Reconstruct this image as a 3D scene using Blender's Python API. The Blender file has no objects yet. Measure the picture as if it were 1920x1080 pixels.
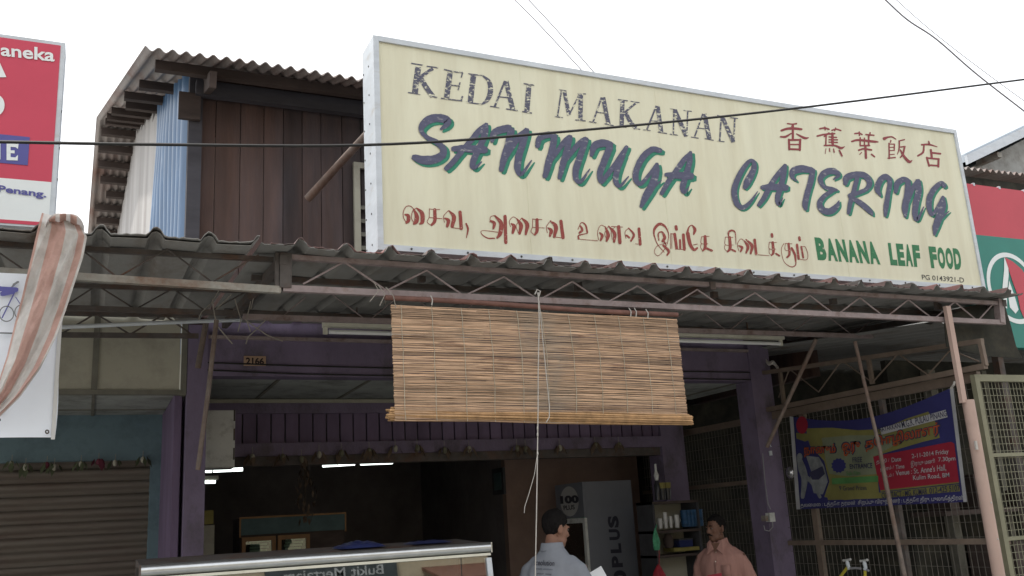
import bpy, bmesh, math, random
from mathutils import Vector, Matrix, noise
from mathutils.bvhtree import BVHTree
R = math.radians
rnd = random.Random(7)
scene = bpy.context.scene
COL = scene.collection

# ---------------------------------------------------------------- camera
FPX, PITCH, ROLL, YAW = 1750.0, R(14.12), R(3.35), R(24.7)
CAM = Vector((0, 0, 1.65))
_F = Vector((math.sin(YAW)*math.cos(PITCH), math.cos(YAW)*math.cos(PITCH), math.sin(PITCH)))
_R0 = Vector((math.cos(YAW), -math.sin(YAW), 0)); _U0 = _R0.cross(_F)
_RR = _R0*math.cos(ROLL) - _U0*math.sin(ROLL); _UU = _R0*math.sin(ROLL) + _U0*math.cos(ROLL)
cd = bpy.data.cameras.new('camera'); cam = bpy.data.objects.new('camera', cd); COL.objects.link(cam)
cd.sensor_width = 36; cd.lens = FPX/1920*36; cd.clip_start = 0.05; cd.clip_end = 2000
m3 = Matrix((_RR, _UU, -_F)).transposed()
cam.matrix_world = Matrix.Translation(CAM) @ m3.to_4x4()
scene.camera = cam

# ---------------------------------------------------------------- sky, sun, exposure
SUN_EL, SUN_AZ = R(57), R(-38)          # azimuth from +Y towards +X: behind the shops, to the left
w = bpy.data.worlds.new("World"); scene.world = w; w.use_nodes = True
nt = w.node_tree; nt.nodes.clear()
sky = nt.nodes.new('ShaderNodeTexSky'); sky.sky_type = 'NISHITA'; sky.sun_disc = False
sky.sun_elevation = SUN_EL; sky.sun_rotation = SUN_AZ; sky.dust_density = 4.0; sky.air_density = 1.2
tc = nt.nodes.new('ShaderNodeTexCoord'); nz = nt.nodes.new('ShaderNodeTexNoise')
nz.inputs['Scale'].default_value = 2.2; nz.inputs['Detail'].default_value = 6
cr = nt.nodes.new('ShaderNodeValToRGB')
cr.color_ramp.elements[0].position = 0.3; cr.color_ramp.elements[0].color = (.93, .95, .98, 1)
cr.color_ramp.elements[1].position = 0.7; cr.color_ramp.elements[1].color = (1, 1, 1, 1)
mul = nt.nodes.new('ShaderNodeVectorMath'); mul.operation = 'SCALE'; mul.inputs['Scale'].default_value = 11.0
mx = nt.nodes.new('ShaderNodeMixRGB'); mx.inputs[0].default_value = 0.86
bg = nt.nodes.new('ShaderNodeBackground'); bg.inputs['Strength'].default_value = 0.1
out = nt.nodes.new('ShaderNodeOutputWorld')
L = nt.links.new
L(tc.outputs['Generated'], nz.inputs['Vector']); L(nz.outputs['Fac'], cr.inputs[0]); L(cr.outputs[0], mul.inputs[0])
L(sky.outputs[0], mx.inputs[1]); L(mul.outputs[0], mx.inputs[2]); L(mx.outputs[0], bg.inputs[0]); L(bg.outputs[0], out.inputs[0])
sd = bpy.data.lights.new('sun', 'SUN'); sd.energy = 2.0; sd.angle = R(2.0); sd.color = (1, .95, .87)
sun = bpy.data.objects.new('sun', sd); COL.objects.link(sun)
sdir = Vector((math.sin(SUN_AZ)*math.cos(SUN_EL), math.cos(SUN_AZ)*math.cos(SUN_EL), math.sin(SUN_EL)))
sun.rotation_euler = sdir.to_track_quat('Z', 'Y').to_euler(); sun.location = sdir*60
scene.view_settings.view_transform = 'Standard'; scene.view_settings.look = 'None'
scene.view_settings.exposure = 0.72; scene.view_settings.gamma = 1
scene.cycles.max_bounces = 10; scene.cycles.diffuse_bounces = 6
try: scene.cycles.use_denoising = True
except Exception: pass

# ---------------------------------------------------------------- survey: a sight line meeting a real plane
def ray(x, y): return _F + _RR*((x-960)/FPX) - _UU*((y-540)/FPX)
def P(x, y, Y): d = ray(x, y); return CAM + d*(Y/d.y)
def PX(x, y, X): d = ray(x, y); return CAM + d*(X/d.x)
def PZ(x, y, z): d = ray(x, y); return CAM + d*((z-CAM.z)/d.z)
YT, YS, YF, YB = 4.75, 4.95, 7.1, 8.36      # canopy truss, signboard, facade, recessed shopfront

# ---------------------------------------------------------------- materials
def M(name, col, rough=.75, metal=0., var=.25, scale=5., stretch=(1,1,1), col2=None, c2amt=.5, c2scale=3., c2soft=.12,
      island=0., bump=0., bscale=60., spec=.3, trans=0.):
    m = bpy.data.materials.new(name); m.use_nodes = True
    n = m.node_tree.nodes; l = m.node_tree.links.new
    b = n['Principled BSDF']
    b.inputs['Roughness'].default_value = rough; b.inputs['Metallic'].default_value = metal
    b.inputs['Specular IOR Level'].default_value = spec
    t = n.new('ShaderNodeTexCoord'); mp = n.new('ShaderNodeMapping'); mp.inputs['Scale'].default_value = stretch
    l(t.outputs['Object'], mp.inputs[0])
    z = n.new('ShaderNodeTexNoise'); z.inputs['Scale'].default_value = scale; z.inputs['Detail'].default_value = 8
    z.inputs['Roughness'].default_value = .65
    l(mp.outputs[0], z.inputs['Vector'])
    mr = n.new('ShaderNodeMapRange'); mr.inputs[1].default_value = .3; mr.inputs[2].default_value = .7
    mr.inputs[3].default_value = 1-var; mr.inputs[4].default_value = 1+var
    l(z.outputs['Fac'], mr.inputs[0])
    base = n.new('ShaderNodeRGB'); base.outputs[0].default_value = (*col, 1); cur = base.outputs[0]
    if col2:
        z2 = n.new('ShaderNodeTexNoise'); z2.inputs['Scale'].default_value = c2scale; z2.inputs['Detail'].default_value = 10
        z2.inputs['Roughness'].default_value = .7
        l(mp.outputs[0], z2.inputs['Vector'])
        m2 = n.new('ShaderNodeMapRange'); m2.inputs[1].default_value = 1-c2amt-c2soft; m2.inputs[2].default_value = 1-c2amt+c2soft
        l(z2.outputs['Fac'], m2.inputs[0])
        mm = n.new('ShaderNodeMixRGB'); mm.inputs[2].default_value = (*col2, 1)
        l(m2.outputs[0], mm.inputs[0]); l(cur, mm.inputs[1]); cur = mm.outputs[0]
    sc = n.new('ShaderNodeVectorMath'); sc.operation = 'SCALE'
    l(cur, sc.inputs[0])
    fac = mr.outputs[0]
    if island:
        g = n.new('ShaderNodeNewGeometry'); m4 = n.new('ShaderNodeMapRange')
        m4.inputs[3].default_value = 1-island; m4.inputs[4].default_value = 1+island
        l(g.outputs['Random Per Island'], m4.inputs[0])
        mu = n.new('ShaderNodeMath'); mu.operation = 'MULTIPLY'; l(fac, mu.inputs[0]); l(m4.outputs[0], mu.inputs[1]); fac = mu.outputs[0]
    l(fac, sc.inputs['Scale']); l(sc.outputs[0], b.inputs['Base Color'])
    if bump:
        bz = n.new('ShaderNodeTexNoise'); bz.inputs['Scale'].default_value = bscale; bz.inputs['Detail'].default_value = 6
        l(mp.outputs[0], bz.inputs['Vector'])
        bp = n.new('ShaderNodeBump'); bp.inputs['Strength'].default_value = bump; bp.inputs['Distance'].default_value = .02
        l(bz.outputs['Fac'], bp.inputs['Height']); l(bp.outputs[0], b.inputs['Normal'])
    if trans:
        b.inputs['Transmission Weight'].default_value = 0
        tr = n.new('ShaderNodeBsdfTranslucent'); l(sc.outputs[0], tr.inputs['Color'])
        ms = n.new('ShaderNodeMixShader'); ms.inputs[0].default_value = trans
        l(b.outputs[0], ms.inputs[1]); l(tr.outputs[0], ms.inputs[2]); l(ms.outputs[0], n['Material Output'].inputs[0])
    return m
def glow(name, col, s):
    m = bpy.data.materials.new(name); m.use_nodes = True; b = m.node_tree.nodes['Principled BSDF']
    b.inputs['Base Color'].default_value = (.8, .8, .8, 1); b.inputs['Emission Color'].default_value = (*col, 1); b.inputs['Emission Strength'].default_value = s
    return m
def glass(name, tint=(.8, .9, .88), refl=.25):
    m = bpy.data.materials.new(name); m.use_nodes = True; n = m.node_tree.nodes; l = m.node_tree.links.new
    n.remove(n['Principled BSDF'])
    t = n.new('ShaderNodeBsdfTransparent'); t.inputs[0].default_value = (*tint, 1)
    g = n.new('ShaderNodeBsdfGlossy'); g.inputs['Roughness'].default_value = .01; g.inputs[0].default_value = (.9, .92, .92, 1)
    f = n.new('ShaderNodeFresnel'); f.inputs[0].default_value = 1.5
    a = n.new('ShaderNodeMath'); a.operation = 'ADD'; a.inputs[1].default_value = refl; l(f.outputs[0], a.inputs[0])
    x = n.new('ShaderNodeMixShader'); l(a.outputs[0], x.inputs[0]); l(t.outputs[0], x.inputs[1]); l(g.outputs[0], x.inputs[2])
    l(x.outputs[0], n['Material Output'].inputs[0]); return m
def paint(name, col, flake, amount, fscale, stretch=(1,1,1), rough=.6, col2=None):
    """sign paint that has flaked off in specks, showing the board colour under it"""
    return M(name, col, rough=rough, var=.18, scale=40, stretch=stretch, col2=flake, c2amt=amount, c2scale=fscale, c2soft=.03)

CREAM = (.65, .638, .49)
mt = {}
mt['asphalt'] = M('asphalt', (.12,.12,.115), .9, bump=.4, bscale=90)
mt['concrete'] = M('concrete', (.46,.45,.42), .9, scale=2, col2=(.32,.31,.29), c2amt=.45, bump=.2)
mt['cream'] = M('cream sign plastic', CREAM, .45, var=.05, scale=1.5, stretch=(3,1,.35), col2=(.54,.51,.37), c2amt=.40, c2scale=1.6, c2soft=.18, bump=.12, bscale=.9)
mt['alu'] = M('white aluminium', (.50,.54,.58), .45, var=.12, scale=4, stretch=(1,1,3), col2=(.40,.38,.35), c2amt=.33, c2scale=6)
mt['silver'] = M('brushed aluminium', (.55,.57,.58), .3, metal=.9, var=.1, scale=10)
mt['serif'] = paint('flaking grey letter paint', (.085,.087,.125), CREAM, .44, 34, (.8,1,1.7))
mt['brush'] = paint('flaking violet letter paint', (.085,.088,.145), (.25,.25,.26), .39, 20, (.7,1,1.5))
mt['green'] = paint('green letter paint', (.03,.20,.13), CREAM, .30, 70)
mt['dgreen'] = paint('dark green letter paint', (.035,.17,.075), CREAM, .24, 90)
mt['red'] = paint('dark red letter paint', (.26,.055,.045), CREAM, .36, 80)
mt['cred'] = paint('maroon letter paint', (.23,.045,.05), CREAM, .2, 60)
mt['black'] = paint('black letter paint', (.05,.05,.05), CREAM, .38, 120)
mt['roofback'] = M('grey sheet underside', (.22,.22,.21), .8, var=.3, scale=3, stretch=(1,.35,1), col2=(.11,.095,.08), c2amt=.4, c2scale=3)
mt['roofgrey'] = M('grey corrugated sheet', (.25,.25,.24), .75, var=.3, scale=3, stretch=(1,.35,1), col2=(.085,.06,.045), c2amt=.4, c2scale=3, bump=.1)
mt['roofred'] = M('faded red roofing sheet', (.30,.14,.13), .7, var=.25, scale=3, stretch=(1,.4,1), col2=(.11,.095,.09), c2amt=.55, c2scale=2.5, bump=.1)
mt['trussp'] = M('mauve truss paint', (.26,.212,.21), .6, var=.2, scale=12, col2=(.13,.07,.05), c2amt=.36, c2scale=9)
mt['trussg'] = M('grey truss paint', (.26,.25,.22), .6, var=.2, scale=12, col2=(.14,.075,.045), c2amt=.42, c2scale=5)
mt['trussd'] = M('dark rusty steel', (.085,.075,.07), .7, var=.3, scale=9, col2=(.10,.05,.03), c2amt=.4, c2scale=6)
mt['purple'] = M('purple wall paint', (.155,.125,.19), .75, var=.22, scale=2.5, stretch=(1,1,.6), col2=(.10,.085,.105), c2amt=.42, c2scale=3.5, c2soft=.07, bump=.2)
mt['purpled'] = M('weathered purple boards', (.135,.10,.165), .7, var=.25, scale=6, stretch=(1,1,.3), island=.18)
mt['soffit'] = M('grey green ceiling board', (.31,.33,.31), .85, var=.2, scale=2, col2=(.12,.12,.11), c2amt=.4)
mt['panel'] = M('beige cement panel', (.37,.355,.29), .85, var=.1, scale=2, col2=(.19,.18,.15), c2amt=.4, c2scale=2)
mt['seam'] = M('panel cover strip', (.15,.145,.12), .85)
mt['teal'] = M('teal wall paint', (.13,.195,.225), .75, var=.12, scale=3, col2=(.06,.09,.11), c2amt=.4)
mt['shutter'] = M('brown shutter steel', (.15,.13,.11), .6, var=.2, scale=3, stretch=(.3,1,3), col2=(.085,.06,.05), c2amt=.4)
mt['plank'] = M('dark weathered planks', (.088,.049,.036), .8, var=.4, scale=5, stretch=(1,1,.12), island=.3, col2=(.045,.042,.048), c2amt=.49, c2scale=1.1, c2soft=.16, bump=.15)
mt['soot'] = M('sooty cross boards', (.060,.058,.066), .9, var=.3, scale=5, stretch=(.3,1,1), island=.25)
mt['beamwood'] = M('old timber', (.06,.045,.04), .85, var=.35, scale=8, stretch=(.3,1,1), island=.2)
mt['whiteboard'] = M('whitewashed boards', (.40,.39,.385), .8, var=.14, scale=6, stretch=(1,1,.15), island=.12, col2=(.27,.25,.24), c2amt=.4, c2scale=3)
mt['bluesheet'] = M('blue corrugated sheet', (.075,.15,.27), .35, var=.2, scale=5, stretch=(1,1,.2), col2=(.22,.29,.38), c2amt=.3, c2scale=5, spec=.6)
mt['oldroof'] = M('old asbestos roofing', (.31,.28,.265), .85, var=.3, scale=4, stretch=(1,.3,1), col2=(.13,.075,.06), c2amt=.45, c2scale=2, bump=.15)
mt['bamboo'] = M('split bamboo', (.40,.268,.175), .65, var=.34, scale=9, stretch=(.6,1,6), island=.46, col2=(.19,.11,.07), c2amt=.38, c2scale=4.2, c2soft=.05)
def stain(m, col, x0, hw, z1, amt):
    """a greyish water stain that ran down the middle of the blind"""
    n = m.node_tree.nodes; l = m.node_tree.links.new; b = n['Principled BSDF']; src = b.inputs['Base Color'].links[0].from_socket
    t = n.new('ShaderNodeTexCoord'); s = n.new('ShaderNodeSeparateXYZ'); l(t.outputs['Object'], s.inputs[0])
    z = n.new('ShaderNodeTexNoise'); z.inputs['Scale'].default_value = 6; z.inputs['Detail'].default_value = 5; l(t.outputs['Object'], z.inputs['Vector'])
    def ma(op, a, c):
        q = n.new('ShaderNodeMath'); q.operation = op
        for i, v in enumerate((a, c)):
            if isinstance(v, (int, float)): q.inputs[i].default_value = v
            else: l(v, q.inputs[i])
        return q.outputs[0]
    d = ma('ABSOLUTE', ma('SUBTRACT', ma('ADD', s.outputs[0], ma('MULTIPLY', ma('SUBTRACT', z.outputs['Fac'], .5), .6)), x0), 0)
    r = n.new('ShaderNodeMapRange'); r.inputs[1].default_value = hw; r.inputs[2].default_value = -hw*.4; r.inputs[3].default_value = 0; r.inputs[4].default_value = amt; l(d, r.inputs[0])
    r2 = n.new('ShaderNodeMapRange'); r2.inputs[1].default_value = z1; r2.inputs[2].default_value = z1-.18; l(s.outputs[2], r2.inputs[0])
    x = n.new('ShaderNodeMixRGB'); l(ma('MULTIPLY', r.outputs[0], r2.outputs[0]), x.inputs[0]); l(src, x.inputs[1]); x.inputs[2].default_value = (*col, 1); l(x.outputs[0], b.inputs['Base Color'])
stain(mt['bamboo'], (.23,.215,.18), .05, .20, .05, .62)
mt['bambooend'] = M('bamboo roll', (.36,.22,.11), .7, var=.3, scale=20, island=.3)
mt['rod'] = M('reddish wooden rod', (.15,.075,.06), .7, var=.3, scale=10)
mt['cord'] = M('nylon cord', (.42,.40,.37), .6, var=.1)
mt['thread'] = M('blind thread', (.40,.36,.28), .7)
mt['lampwhite'] = M('lamp housing enamel', (.60,.59,.50), .5, var=.1, col2=(.40,.37,.28), c2amt=.35)
mt['tubeoff'] = M('unlit tube', (.72,.74,.74), .3, var=.03)
mt['tubeon'] = glow('lit fluorescent tube', (.9,1,.95), 2.2)
mt['plate'] = M('number plate', (.36,.24,.16), .6, var=.15)
mt['platenum'] = M('number paint', (.03,.02,.02), .6)
mt['boxgrey'] = M('pale grey meter box', (.56,.57,.55), .6, var=.1, scale=3, col2=(.28,.28,.26), c2amt=.38, c2scale=9)
mt['rustpole'] = M('rusty pole', (.145,.12,.105), .7, var=.3, scale=14, col2=(.12,.07,.05), c2amt=.45)
mt['pinkpost'] = M('faded pink post paint', (.42,.305,.26), .65, var=.12, scale=6, col2=(.36,.25,.21), c2amt=.4)
mt['brownrail'] = M('brown painted rail', (.15,.115,.09), .65, var=.2, scale=8)
mt['wire'] = M('galvanised mesh', (.12,.11,.095), .6, metal=.2)
mt['ywire'] = M('yellowed mesh', (.21,.205,.145), .6, var=.1)
mt['yframe'] = M('yellow green frame', (.19,.185,.125), .6, var=.15)
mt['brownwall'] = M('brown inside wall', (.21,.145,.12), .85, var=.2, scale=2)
mt['darkwall'] = M('dark inside wall', (.13,.115,.115), .9, var=.3, scale=2)  # dark grey-brown for back walls and room ceiling
mt['fridge'] = M('grey fridge side', (.165,.175,.20), .45, var=.06)
mt['fridgedark'] = M('fridge lettering', (.035,.035,.05), .5)
mt['cable'] = M('black cable', (.02,.02,.02), .6)
mt['greycable'] = M('grey cable', (.25,.25,.27), .6)
mt['cloth'] = M('white cloth', (.62,.60,.57), .95, var=.16, scale=9, col2=(.48,.45,.42), c2amt=.4, c2scale=6, bump=.35, bscale=220, trans=.3)
mt['clothpink'] = M('salmon cloth', (.56,.37,.32), .95, var=.16, scale=9, col2=(.46,.28,.235), c2amt=.4, c2scale=6, bump=.35, bscale=220, trans=.3)
mt['vinyl'] = M('white vinyl', (.74,.78,.84), .4, var=.04, scale=2, trans=.15)
mt['redsign'] = M('red sign face', (.50,.055,.095), .45, var=.06, scale=2)
mt['whitesign'] = M('white sign face', (.68,.72,.72), .45, var=.04, scale=3)
mt['bluesign'] = M('blue sign print', (.085,.085,.28), .45, var=.05)
mt['redsign2'] = M('red sign face faded', (.47,.06,.085), .5, var=.08, scale=2)
mt['greensign'] = M('green sign face', (.028,.19,.155), .5, var=.1, scale=2)
mt['skin1'] = M('skin light brown', (.20,.105,.072), .6, var=.1, scale=20)
mt['skin2'] = M('skin brown', (.125,.064,.043), .6, var=.1, scale=20)
mt['hair'] = M('black hair', (.009,.008,.008), .85, var=.3, scale=60, stretch=(1,1,.3), spec=.08, bump=.6, bscale=90)
mt['polo'] = M('grey polo cotton', (.19,.205,.235), .9, var=.08, scale=8)
mt['pinkshirt'] = M('pink cotton shirt', (.30,.165,.14), .9, var=.1, scale=8, stretch=(6,6,.3))
mt['trousers'] = M('dark trousers', (.03,.03,.04), .9)
mt['shoe'] = M('black shoe', (.02,.02,.02), .5)
mt['paper'] = M('white paper', (.80,.82,.84), .7, var=.02)
mt['eyewhite'] = M('eye', (.13,.115,.105), .7, var=.02, spec=.05); mt['eyedark'] = M('iris', (.02,.014,.01), .2)
mt['button'] = M('button', (.7,.65,.6), .4)
mt['glass'] = glass('counter glass', (.62,.70,.70), .22)
mt['fglass'] = glass('fridge glass', (.75,.85,.82), .05)
mt['woodbrown'] = M('varnished wood', (.22,.115,.045), .5, var=.25, scale=6, stretch=(1,1,.2))
mt['tealdoor'] = M('dark teal door', (.06,.10,.105), .6)
mt['blueplastic'] = M('blue plastic sheet', (.022,.03,.10), .35, var=.15)
mt['bluecup'] = M('blue plastic', (.025,.075,.16), .4, island=.25)
mt['white'] = M('white enamel', (.46,.46,.45), .4, var=.05)
mt['greenbag'] = M('green plastic bag', (.09,.40,.22), .4, var=.3, scale=30, trans=.3)
mt['redbag'] = M('red plastic bag', (.42,.03,.05), .4, var=.3, scale=30, trans=.3)
mt['darkbottle'] = M('dark bottle', (.03,.03,.035), .15)
mt['yellowhose'] = M('yellow hose', (.42,.36,.04), .5)
mt['steel'] = M('steel bowl', (.5,.5,.5), .25, metal=.9)
mt['dryleaf'] = M('dried leaves', (.085,.06,.042), .8, island=.4)
mt['charmleaf'] = M('charm leaves', (.055,.065,.035), .8, island=.4)
mt['lime'] = M('charm lime', (.13,.125,.085), .6)
mt['redcharm'] = M('red charm', (.10,.02,.035), .7)
mt['yellowpaper'] = M('yellow paper', (.22,.19,.06), .8)
mt['twig'] = M('dry twig', (.26,.24,.21), .8)
mt['grey2'] = M('pale cement render', (.40,.41,.40), .85, scale=2, col2=(.22,.21,.19), c2amt=.42, c2scale=3)
mt['bluegrey'] = M('blue grey roof metal', (.38,.43,.48), .5, var=.12)
mt['yarddark'] = M('shade dark yard wall', (.026,.026,.021), .95, var=.5, scale=3, col2=(.05,.045,.033), c2amt=.42, c2scale=5)  # near black: shade of the roofs overhead is put into the colour
mt['dark'] = M('dark void', (.05,.05,.055), .9)
mt['bannerblue'] = M('banner blue', (.024,.024,.10), .55, var=.12)  # banner inks dimmed, the blocked daylight is put into their colours
mt['banneryellow'] = M('banner yellow', (.15,.14,.045), .55, var=.25, scale=3)
mt['bannerpale'] = M('banner pale green', (.14,.155,.10), .55, var=.2, scale=3)
mt['bannerred'] = M('banner red', (.22,.013,.028), .55, var=.1)
mt['bannerwhite'] = M('banner white', (.32,.32,.33), .55)
mt['bannerink'] = M('banner ink', (.03,.03,.06), .55)
mt['bannerorange'] = M('banner orange', (.27,.05,.015), .55, var=.3, scale=20)
mt['bannergreen'] = M('banner green', (.06,.16,.05), .55)
mt['bannergrey'] = M('banner grey', (.16,.17,.175), .55, var=.35, scale=14)
mt['opp'] = M('cream shop wall', (.55,.47,.33), .8, var=.1)
mt['oppsign'] = M('slate sign', (.06,.075,.08), .6)
mt['oppletter'] = M('grey letters', (.45,.47,.47), .6)
mt['brick'] = M('brown roof tiles', (.20,.10,.07), .8)
mt['food'] = M('food tray', (.30,.14,.05), .6, island=.5)

# ---------------------------------------------------------------- mesh builder
class MB:
    def __init__(s): s.v = []; s.f = []; s.m = []
    def add(s, vs, fs):
        o = len(s.v); s.m.append((o, len(s.f))); s.v += [Vector(v) for v in vs]; s.f += [tuple(i+o for i in f) for f in fs]; return s
    def hexa(s, a):   # 8 corners: bottom loop 0-3, top loop 4-7
        return s.add(a, [(3,2,1,0),(4,5,6,7),(0,1,5,4),(1,2,6,5),(2,3,7,6),(3,0,4,7)])
    def box(s, x0, x1, y0, y1, z0, z1):
        return s.hexa([(x0,y0,z0),(x1,y0,z0),(x1,y1,z0),(x0,y1,z0),(x0,y0,z1),(x1,y0,z1),(x1,y1,z1),(x0,y1,z1)])
    def bar(s, a, b, w, h, up=(0,0,1)):
        a, b = Vector(a), Vector(b); d = (b-a).normalized(); u = Vector(up)
        if abs(d.dot(u)) > .98: u = Vector((0,1,0))
        r = d.cross(u).normalized()*w/2; u = r.cross(d).normalized()*h/2
        return s.hexa([a-r-u, a+r-u, b+r-u, b-r-u, a-r+u, a+r+u, b+r+u, b-r+u])
    def tube(s, pts, rad, n=8, cap=True):
        pts = [Vector(p) for p in pts]
        rr = rad if isinstance(rad, (list, tuple)) else [rad]*len(pts)
        o = len(s.v); prev = None; s.m.append((o, len(s.f)))
        for i, p in enumerate(pts):
            d = (pts[min(i+1, len(pts)-1)] - pts[max(i-1, 0)]).normalized()
            if prev is None:
                ref = Vector((0,0,1)) if abs(d.z) < .9 else Vector((0,1,0))
                a = d.cross(ref).normalized()
            else: a = (prev - d*prev.dot(d)).normalized()
            prev = a; b = d.cross(a)
            for k in range(n):
                t = 2*math.pi*k/n; s.v.append(p + (a*math.cos(t)+b*math.sin(t))*rr[i])
        for i in range(len(pts)-1):
            for k in range(n):
                s.f.append((o+i*n+k, o+i*n+(k+1)%n, o+(i+1)*n+(k+1)%n, o+(i+1)*n+k))
        if cap:
            s.f.append(tuple(o+k for k in reversed(range(n)))); s.f.append(tuple(o+(len(pts)-1)*n+k for k in range(n)))
        return s
    def loft(s, rings, n=20, m=None):   # rings of (cx,cy,cz,rx,ry), stacked in z
        o = len(s.v)
        for (cx, cy, cz, rx, ry) in rings:
            for k in range(n):
                t = 2*math.pi*k/n
                c, q = math.cos(t), math.sin(t)
                e = .86
                s.v.append(Vector((cx+rx*math.copysign(abs(c)**e, c), cy+ry*math.copysign(abs(q)**e, q), cz)))
        for i in range(len(rings)-1):
            for k in range(n): s.f.append((o+i*n+k, o+i*n+(k+1)%n, o+(i+1)*n+(k+1)%n, o+(i+1)*n+k))
        s.f.append(tuple(o+k for k in reversed(range(n)))); s.f.append(tuple(o+(len(rings)-1)*n+k for k in range(n)))
        return s
    def ell(s, c, r, nu=20, nv=12, mat=None):
        c = Vector(c); o = len(s.v); vs = []
        for j in range(nv+1):
            ph = math.pi*j/nv
            for i in range(nu):
                th = 2*math.pi*i/nu
                q = Vector((math.sin(ph)*math.cos(th)*r[0], math.sin(ph)*math.sin(th)*r[1], math.cos(ph)*r[2]))
                vs.append(c + (mat @ q if mat else q))
        fs = []
        for j in range(nv):
            for i in range(nu): fs.append((j*nu+i, (j+1)*nu+i, (j+1)*nu+(i+1)%nu, j*nu+(i+1)%nu))
        return s.add(vs, fs)
    def prism(s, poly, d):    # closed outline (3D points) pushed by vector d
        d = Vector(d); n = len(poly); p = [Vector(q) for q in poly]
        return s.add(p + [q+d for q in p], [tuple(reversed(range(n))), tuple(range(n, 2*n))] + [(i, (i+1)%n, n+(i+1)%n, n+i) for i in range(n)])
    def grid(s, fn, nu, nv, thick=None):
        o = len(s.v); g = [[Vector(fn(i/nu, j/nv)) for i in range(nu+1)] for j in range(nv+1)]
        W = nu+1; vs = [q for row in g for q in row]; fs = []
        for j in range(nv):
            for i in range(nu): fs.append((j*W+i, j*W+i+1, (j+1)*W+i+1, (j+1)*W+i))
        if thick:
            t = Vector(thick); N = len(vs); vs += [q+t for q in vs]
            fs += [tuple(N+k for k in reversed(f)) for f in fs[:]]
            ed = [(i, i+1) for i in range(nu)] + [(nv*W+i+1, nv*W+i) for i in range(nu)] + [((j+1)*W, j*W) for j in range(nv)] + [(j*W+nu, (j+1)*W+nu) for j in range(nv)]
            fs += [(b, a, N+a, N+b) for a, b in ed]
        return s.add(vs, fs)
    def lathe(s, c, prof, n=14):
        return s.tube([Vector(c)+Vector((0,0,z)) for z, r in prof], [max(r, 1e-4) for z, r in prof], n)
def fix(me):
    bm = bmesh.new(); bm.from_mesh(me); bmesh.ops.recalc_face_normals(bm, faces=bm.faces); bm.to_mesh(me); bm.free()
def origin(o):
    v = Vector((0,0,0))
    while o is not None: v = v + o.location; o = o.parent
    return v
def build(name, mb, mat, parent=None, smooth=None, recalc=True, loc=None):
    me = bpy.data.meshes.new(name)
    off = origin(parent) if parent else Vector((0,0,0))
    if parent is None and loc is not None: off = Vector(loc)
    me.from_pydata([v-off for v in mb.v], [], mb.f); me.update()
    if recalc: fix(me)
    me.materials.append(mt[mat] if isinstance(mat, str) else mat)
    o = bpy.data.objects.new(name, me); COL.objects.link(o)
    if parent: o.parent = parent
    elif loc is not None: o.location = loc
    if smooth is not None:
        me.shade_smooth(); me.set_sharp_from_angle(angle=R(smooth))
    return o
def each(name, mb, mat, parent, smooth=None):
    """one object for every bar, box or tube collected"""
    for i, (v0, f0) in enumerate(mb.m):
        v1, f1 = mb.m[i+1] if i+1 < len(mb.m) else (len(mb.v), len(mb.f))
        q = MB(); q.v = mb.v[v0:v1]; q.f = [tuple(k-v0 for k in f) for f in mb.f[f0:f1]]
        build(name, q, mat, parent, smooth)
def thing(name, label, cat, loc, group=None):
    o = bpy.data.objects.new(name, None); COL.objects.link(o); o.location = loc; o.empty_display_size = .1
    o['label'] = label; o['category'] = cat
    if group: o['group'] = group
    return o
def tag(o, label, cat, group=None):
    o['label'] = label; o['category'] = cat
    if group: o['group'] = group
    return o
def copy_tree(o, parent=None, label=None):
    c = o.copy(); COL.objects.link(c); c.parent = parent
    if label: c['label'] = label
    for ch in o.children: copy_tree(ch, c)
    return c

# ---------------------------------------------------------------- lettering
def resample(pts, wid, step=5):
    n = len(pts)
    if n == 2:
        return [((pts[0][0]*(1-t)+pts[1][0]*t), (pts[0][1]*(1-t)+pts[1][1]*t), wid[0]*(1-t)+wid[1]*t) for t in [k/4 for k in range(5)]]
    q = [(p[0], p[1], w_) for p, w_ in zip(pts, wid)]
    q = [tuple(2*a-b for a, b in zip(q[0], q[1]))] + q + [tuple(2*a-b for a, b in zip(q[-1], q[-2]))]
    out_ = []
    for i in range(1, len(q)-2):
        for k in range(step):
            t = k/step; r = []
            for c in range(3):
                a, b, d, e = q[i-1][c], q[i][c], q[i+1][c], q[i+2][c]
                r.append(.5*(2*b + (d-a)*t + (2*a-5*b+4*d-e)*t*t + (3*b-a-3*d+e)*t**3))
            r[2] = max(r[2], min(wid)*.8); out_.append(tuple(r))
    out_.append(q[-2]); return out_
_layer = [0]
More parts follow.
